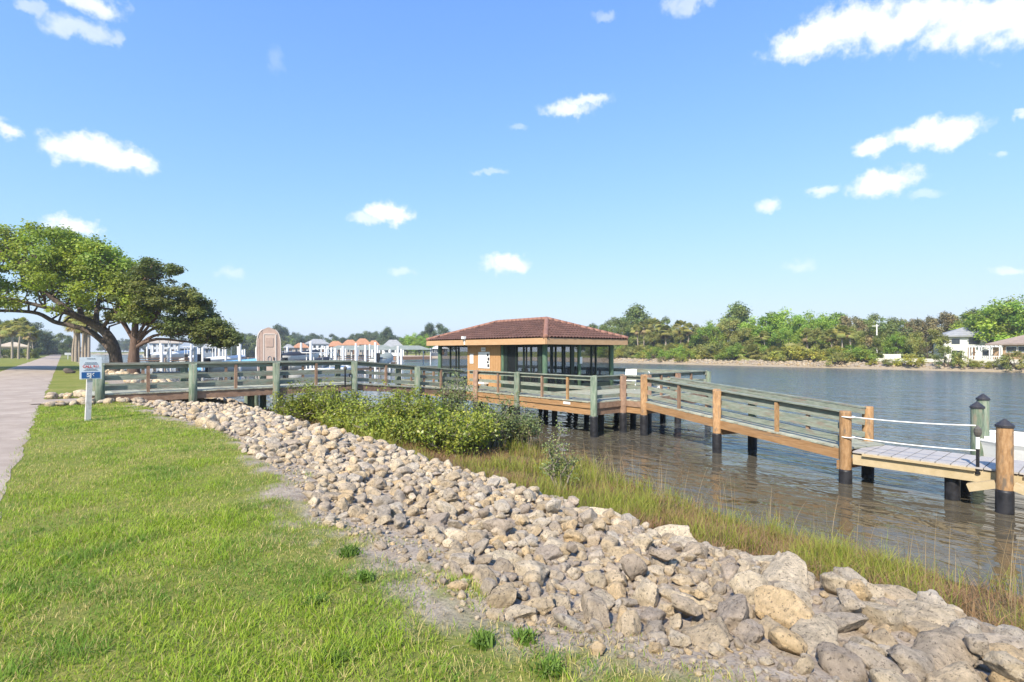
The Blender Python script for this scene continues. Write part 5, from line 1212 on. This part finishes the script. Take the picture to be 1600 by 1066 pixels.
# far left shore: villas, roofs, tree line
def far_house(px0, px1, yt, ye, Y, wm, rm, label, wins=3, name='villa'):
    p = on((px0 + px1) / 2, Y, .1); w_ = (px1 - px0) / FPX * Y; h_ = CAM_H + (HOR - ye) * Y / FPX - .1; rh = (ye - yt) * Y / FPX
    ws = []
    for k in range(wins):
        x = (k - (wins - 1) / 2) * w_ * .8 / wins
        ws += [(x, 1.5, w_ * .4 / wins, 1.3)] + ([(x, h_ - 1.3, w_ * .4 / wins, 1.2)] if h_ > 4.5 else [])
    house(name, label, p, facing(p), w_ * .92, w_ * .6, max(h_, 2.4), max(rh, .8), wm, rm, ws, w_ * .2, .5, True, None)
far_house(444, 458, 538, 543, 215, M_cream, M_greyroof, 'small grey roofed cottage at the end of the far shore')
far_house(458, 482, 536, 543, 225, M_cream, M_terra, 'low orange roofed house beside the white two storey villa')
far_house(477, 514, 530, 537, 230, M_white, M_greyroof, 'white two storey villa with grey hip roof across the marina', 4)
far_house(511, 538, 533, 541, 240, M_cream, M_terra, 'orange roofed villa just beyond the white villa', 3)
far_house(534, 560, 531, 539, 228, M_cream, M_terra, 'wide orange roofed villa in the middle of the row', 4)
far_house(553, 580, 529, 538, 240, M_cream, M_terra, 'tallest orange roofed villa of the far row', 4)
far_house(574, 594, 532, 541, 222, M_cream, M_terra, 'orange roofed villa beside the grey boathouse', 3)
far_house(596, 632, 531, 543, 190, M_white, M_greyroof, 'grey roofed boathouse standing over the far shore', 3, 'boathouse')
far_house(672, 700, 541, 545, 190, mat('slate_wall', (.10, .12, .15), (.14, .16, .2), .7, 1), M_white, 'low slate coloured pool enclosure behind the pavilion', 4, 'pool_house')
far_house(281, 304, 535, 544, 180, M_cream, M_blueroof, 'blue grey roofed house under the cedar branches', 3)
far_house(318, 346, 534, 545, 170, M_blueroof, M_greyroof, 'grey gabled house beyond the white marina posts', 3)
far_house(236, 282, 530, 536, 260, M_white, M_cream, 'pale three storey apartment building seen past the cedar trunk', 5, 'apartment_building')
rr = random.Random(31); tl = {'dark': 'dark hazy tree in the line behind the marina', 'olive': 'olive hazy tree in the line behind the marina', 'pine': 'ragged tall pine behind the marina', 'bright': 'bright green tree behind the marina'}
for k in range(64):
    px = 372 + k * 5.1 if k < 60 else rr.uniform(370, 690); Y = rr.uniform(255, 310); ty = np.interp(px, [370, 400, 430, 450, 480, 510, 540, 565, 580, 600, 615, 640, 660, 690], [520, 521, 517, 524, 527, 529, 526, 516, 518, 515, 523, 525, 518, 512]) + rr.uniform(-1, 4)
    p = on(px, Y, 0); p.z = float(height(p.x, p.y)) - .1; tone = rr.choice(['dark', 'dark', 'olive']); place_tree(rr.choice(['oak_a', 'oak_b', 'oak_c', 'tall']), p, top_h(ty, Y, p.z), rr.uniform(.6, 1.0), L_far if tone == 'dark' else L_oakdark, tl[tone], 'line of trees behind the marina ' + tone, 'oak_tree')
for px, ty, Y, kd in [(436, 508, 270, 'pine'), (444, 512, 275, 'pine'), (606, 512, 235, 'pine'), (673, 506, 225, 'pine'), (690, 505, 220, 'oak_b')]:
    p = on(px, Y, 0); place_tree(kd, p, top_h(ty, Y, 0), 1, L_far, tl['pine'], 'ragged pines behind the marina', 'pine_tree')
for px, ty, Y in [(636, 522, 195), (650, 519, 185), (664, 521, 190), (655, 530, 180)]:
    p = on(px, Y, 0); place_tree('oak_a', p, top_h(ty, Y, 0), .95, L_bright, tl['bright'], 'bright trees behind the marina', 'leafy_tree')
for k in range(46):      # shore closing the basin at the far end
    v = rr.uniform(300, 560); u = float(far_edge(v)) + rr.uniform(4, 30); H = rr.uniform(9, 14); place_tree(rr.choice(['oak_a', 'oak_b', 'oak_c']), (u, v, 0), H, rr.uniform(.7, 1.1), L_far, 'dark tree on the hazy far end of the basin', 'trees on the far end of the basin', 'oak_tree')

# ------------------------------------------------------------------ marina
def marina_pile(x, y, top, r=.14):
    o = link('marina_pile', cyl_mesh('marina_pile', r, 7.0, M_whited, 10), None, (x, y, top - 7.0)); tag(o, 'tall white boat lift post standing in the marina', 'post', 'white boat lift posts in the marina')
def pier(v, u0, u1, z, label, rail):
    t_ = thing('marina_pier', label, 'pier', ((u0 + u1) / 2, v, WZ)); m = mat('grey_pier_wood', (.24, .20, .17), (.32, .27, .23), .85, 3, rnd=.1)
    n_ = int((u1 - u0) / .5)
    for k in range(n_): MB().box((u0 + (k + .5) * (u1 - u0) / n_, v, z - .03), ((u1 - u0) / n_ - .02, 1.6, .06)).build('plank', m, t_)
    for s_ in (-.7, .7): board(t_, 'edge_beam', (u0, v + s_, z - .17), (u1, v + s_, z - .17), .08, .22, M_brown)
    k = u0 + .5
    while k < u1:
        for s_ in (-.75, .75): pile(t_, k, v + s_, WZ - 1.2, z + (.95 if rail else .1), m, .1, None, 0, 0)
        k += 3.2
    if rail:
        for s_ in (-.75, .75):
            for dz in (.35, .65, .95): board(t_, 'rail', (u0, v + s_, z + dz), (u1, v + s_, z + dz), .05, .09, M_brown)
pier(60, 6.5, 30, -.45, 'grey timber marina pier crossing just behind the boardwalk', False)
pier(79, 6, 42, -.3, 'railed marina pier running out past the cedar tree', True)
pier(106, 8, 52, -.45, 'distant marina pier lined with white posts', False)
rr = random.Random(77)
for v, u0, u1, st in ((56, 9, 31, 3.6), (64, 8, 30, 3.4), (74, 9, 41, 3.3), (84, 10, 42, 3.3), (101, 10, 52, 3.6), (112, 12, 54, 3.4)):
    u = u0
    while u < u1:
        marina_pile(u + rr.uniform(-.4, .4), v + rr.uniform(-1.2, 1.2), rr.uniform(1.7, 2.7)); u += st
for px, Y, ty in [(622, 60, 541), (590, 75, 540), (571, 66, 539), (556, 64, 540), (536, 58, 541)]: q = on(px, Y, 0); marina_pile(q.x, q.y, CAM_H + (HOR - ty) * Y / FPX)
def boat_proto():
    sec = [(1.0, .03, .36, .30), (.82, .42, .33, .06), (.5, .78, .29, -.02), (0, .95, .25, -.06), (-.6, .98, .22, -.06), (-1.0, .92, .22, -.05)]; mb = MB()
    for x, w_, zt, zk in sec:
        for y, z in ((-w_, zt), (-w_ * .88, zt * .45 + zk * .5), (0, zk - .06), (w_ * .88, zt * .45 + zk * .5), (w_, zt)): mb.v.append((x * 3.2, y * 1.15, z * 3.0))
    for i in range(5):
        for j in range(4): mb.f.append((i * 5 + j, i * 5 + j + 1, (i + 1) * 5 + j + 1, (i + 1) * 5 + j))
    mb.f.append(tuple(range(25, 30)))
    hull = mb.mesh('hull', M_white, True)
    cv = MB(); n = 7
    for i, (x, w_, zt, zk) in enumerate(sec):
        for k in range(n):
            a = math.pi * k / (n - 1); cv.v.append((x * 3.2, math.cos(a) * w_ * 1.13, zt * 3.0 + math.sin(a) * (.42 if 0 < i < 5 else .1)))
    for i in range(5):
        for k in range(n - 1): cv.f.append((i * n + k, (i + 1) * n + k, (i + 1) * n + k + 1, i * n + k + 1))
    cover = cv.mesh('cover', None, True)
    tt = MB(); tt.box((-.3, 0, 2.5), (2.4, 1.9, .07))
    for x in (-1.1, .5):
        for y in (-.75, .75): tt.tube([(x, y, .7), (x, y, 2.5)], .04, 6)
    ttop = tt.mesh('t_top', M_white)
    ob = MB(); ob.box((-3.45, 0, .9), (.45, .42, .9)).box((-3.5, 0, .2), (.22, .16, .8)); eng = ob.mesh('outboard_motor', M_black)
    return hull, cover, ttop, eng
BH, BC, BT, BE = boat_proto()
def boat(px, Y, z, rz, s_, cm, label, ttop=False):
    p = on(px, Y, z); t_ = thing('motor_boat', label, 'boat', p, rz); t_.scale = (s_,) * 3; link('hull', BH, t_); o = link('cover' if not ttop else 'deck', BC, t_, scale=(1, 1, 1) if not ttop else (1, .96, .9)); o.data = BC.copy(); o.data.materials.append(cm)
    if ttop: link('t_top', BT, t_)
    link('outboard_motor', BE, t_)
M_bluecov = mat('sky_blue_cover', (.18, .42, .60), (.22, .47, .65), .6, 2); M_blkcov = mat('black_boat_cover', (.02, .022, .028), (.03, .03, .035), .6, 2)
boat(382, 52, -.45, .2, 1.0, M_bluecov, 'white boat with sky blue cover behind the boardwalk'); boat(470, 64, .35, .5, 1.0, M_blkcov, 'boat under black cover raised on a lift'); boat(485, 58, -.35, .3, .9, M_blkcov, 'white boat with dark cover low behind the rail')
boat(502, 50, -1.1, .1, 1.0, M_white, 'white bow-forward boat seen through the boardwalk rails', True); boat(350, 70, -.2, .4, 1.0, M_white, 'white open boat with hard top among the posts', True); boat(300, 82, -.3, 1.2, 1.0, M_white, 'white boat moored by the railed pier', True); boat(268, 90, .1, .6, 1.3, M_white, 'larger white cabin boat near the cedar trunk', True)
boat(540, 62, -1.0, .3, 1.0, M_canvas, 'boat with grey green cover behind the boardwalk corner'); boat(600, 72, -.2, .9, 1.1, M_canvas, 'boat on a lift beneath the grey canopy'); boat(440, 70, -1.0, .2, 1.0, M_white, 'white boat floating beside the pink shed', True); boat(330, 58, -1.1, .3, .9, M_bluecov, 'small boat with blue cover under the rail')
boat(1012, 32, -1.0, .2, .9, M_blkcov, 'white boat with black cover moored behind the pavilion deck')
def canopy(px, Y, w_, d_, z, label):
    p = on(px, Y, WZ); t_ = thing('boat_canopy', label, 'canopy', p, facing(p) + .3); h_ = z - WZ
    for x in (-1, 1):
        for y in (-1, 1): MB().tube([(x * w_ / 2, y * d_ / 2, -.8), (x * w_ / 2, y * d_ / 2, h_)], .13, 8).build('post', M_whited, t_, local=True)
    mb = MB(); W, D = w_ / 2 + .4, d_ / 2 + .4; mb.v = [(-W, -D, h_ - .2), (W, -D, h_ - .2), (W, D, h_ - .2), (-W, D, h_ - .2), (-W * .55, 0, h_ + .75), (W * .55, 0, h_ + .75)]; mb.f = [(0, 1, 5, 4), (1, 2, 5), (2, 3, 4, 5), (3, 0, 4), (3, 2, 1, 0)]; mb.build('canopy', M_canvas, t_, local=True)
canopy(585, 100, 7.5, 4, 1.9, 'grey green canvas canopy over a boat lift'); canopy(637, 118, 9, 5, 2.0, 'pale grey canvas canopy on posts nearest the far boathouse'); canopy(545, 118, 8, 5, 2.0, 'grey canvas canopy in front of the orange villas')
o = MB().beam(on(618, 150, -.6), on(672, 160, -.6), 1.8, .9).build('timber_bulkhead', mat('red_brown_timber', (.34, .17, .09), (.42, .23, .13), .8, 2)); tag(o, 'red brown timber bulkhead along the far shore beside the pavilion', 'wall')

# ------------------------------------------------------------------ up the path: palms, hedge, forest
for k, (px, Y, H) in enumerate([(19, 104, 7.6), (29, 100, 7.8), (44, 96, 6.2), (0, 110, 7.0), (52, 140, 6.0)]):
    p = on(px, Y, 0); place_palm(k, p, H / (PALMS[k % 3][1].vertices[0].co.z + 1.2), 'tall pale trunked palm beside the hedge up the path', 'palms beside the hedge')
for k, (px, Y, H) in enumerate([(114, 78, 7.2), (119, 75, 7.4), (124, 80, 7.0), (129, 74, 7.1), (134, 77, 7.3), (139, 73, 6.6)]):
    p = on(px, Y, 0); place_palm(k + 1, p, H / (PALMS[(k + 1) % 3][1].vertices[0].co.z + 1.2), 'palm trunk in the tight row behind the live oak', 'row of palms behind the live oak')
rr = random.Random(12)
for k in range(40):
    px = rr.uniform(-40, 118); Y = rr.uniform(135, 240); ty = np.interp(px, [-40, 0, 40, 60, 80, 118], [492, 494, 500, 512, 516, 520]) + rr.uniform(-2, 14); p = on(px, Y, 0)
    if -6 < p.x < 1 and Y < 215: continue
    place_tree(rr.choice(['oak_a', 'oak_b', 'oak_c', 'tall']), p, max(top_h(ty, Y, 0), 4), rr.uniform(.7, 1.0), rr.choice([L_far, L_oakdark, L_far]), 'dark tree in the wood closing the end of the path', 'wood at the end of the path', 'oak_tree')
for k in range(14):
    p = on(rr.uniform(-20, 118), rr.uniform(190, 235), 0); place_tree('shrub%d' % (k % 4), p, rr.uniform(3, 5), 1.3, L_far, 'dark undergrowth shrub in the wood at the path end', 'undergrowth at the path end', 'shrub', 'shrub')
def hedge(px0, px1, Y, h_, label, seed, m_):
    a, b = on(px0, Y, 0), on(px1, Y, 0); t_ = thing('hedge', label, 'hedge', (a + b) / 2, math.atan2((b - a).y, (b - a).x)); L = (b - a).length; r = random.Random(seed)
    C = [(r.uniform(-L / 2, L / 2), r.uniform(-.7, .7), r.uniform(.25, h_ - .25), .42) for _ in range(int(L * h_ * 7))]; link('foliage', leaves_mesh('foliage', C, 60, .22, m_, seed, 1, .3, .3, .3), t_)
    mb = MB(); k = -L / 2 + .4
    while k < L / 2: mb2 = MB(); mb2.tube([(k, 0, -.1), (k + .1, .05, h_ * .7)], [.06, .03], 5).build('stem', M_bark, t_, local=True); k += 1.1
hedge(-12, 40, 112, 2.0, 'long dark clipped hedge beside the path', 3, L_oakdark); hedge(43, 59, 108, 2.3, 'square lighter green clipped bush at the end of the hedge', 4, L_olive)
p = on(20, 118, 0); house('pool_cabana', 'low building with pale tan roof behind the hedge', p, facing(p), 5.0, 4, 2.6, .9, M_cream, mat('tan_roof', (.45, .37, .27), (.52, .44, .33), .8, 1), [(-1.2, 1.5, .8, .9), (1.2, 1.5, .8, .9)], 0, .5, True, None, 'cabana')
def trail_sign():
    p = on(106, 96, 0); t_ = thing('trail_sign', 'small pale sign on a post beside the far path edge', 'sign', p, facing(p)); MB().box((0, 0, .45), (.12, .12, .95)).build('post', M_whited, t_, local=True); MB().box((0, -.07, 1.0), (.9, .05, .42)).build('panel', M_whited, t_, local=True)
trail_sign()
V3, F3 = ico(3); p = on(108, 37, .12); o = link('boulder', fast_mesh('boulder', rock_shape(V3, 9) * .5, F3, mat('dark_boulder', (.10, .08, .065), (.15, .12, .1), .9, 5, bump=.6), smooth=True), None, p, (0, .2, .4), (.75, .6, .55)); tag(o, 'dark brown boulder lying on the yellow grass beside the path', 'boulder')
# ------------------------------------------------------------------ sea air
def build_haze():
    mb = MB().box((0, 235, 10.4), (920, 980, 29.2)); m = bpy.data.materials.new('sea_haze'); m.use_nodes = True; t = m.node_tree; t.nodes.clear()
    out = N(t, 'ShaderNodeOutputMaterial'); v = N(t, 'ShaderNodeVolumePrincipled'); v.inputs['Color'].default_value = (.93, .96, 1.0, 1); v.inputs['Density'].default_value = .00055; v.inputs['Anisotropy'].default_value = .3
    t.links.new(v.outputs[0], out.inputs['Volume']); o = mb.build('haze', m); tag(o, 'thin pale sea haze over the whole place', kind='stuff')
build_haze()
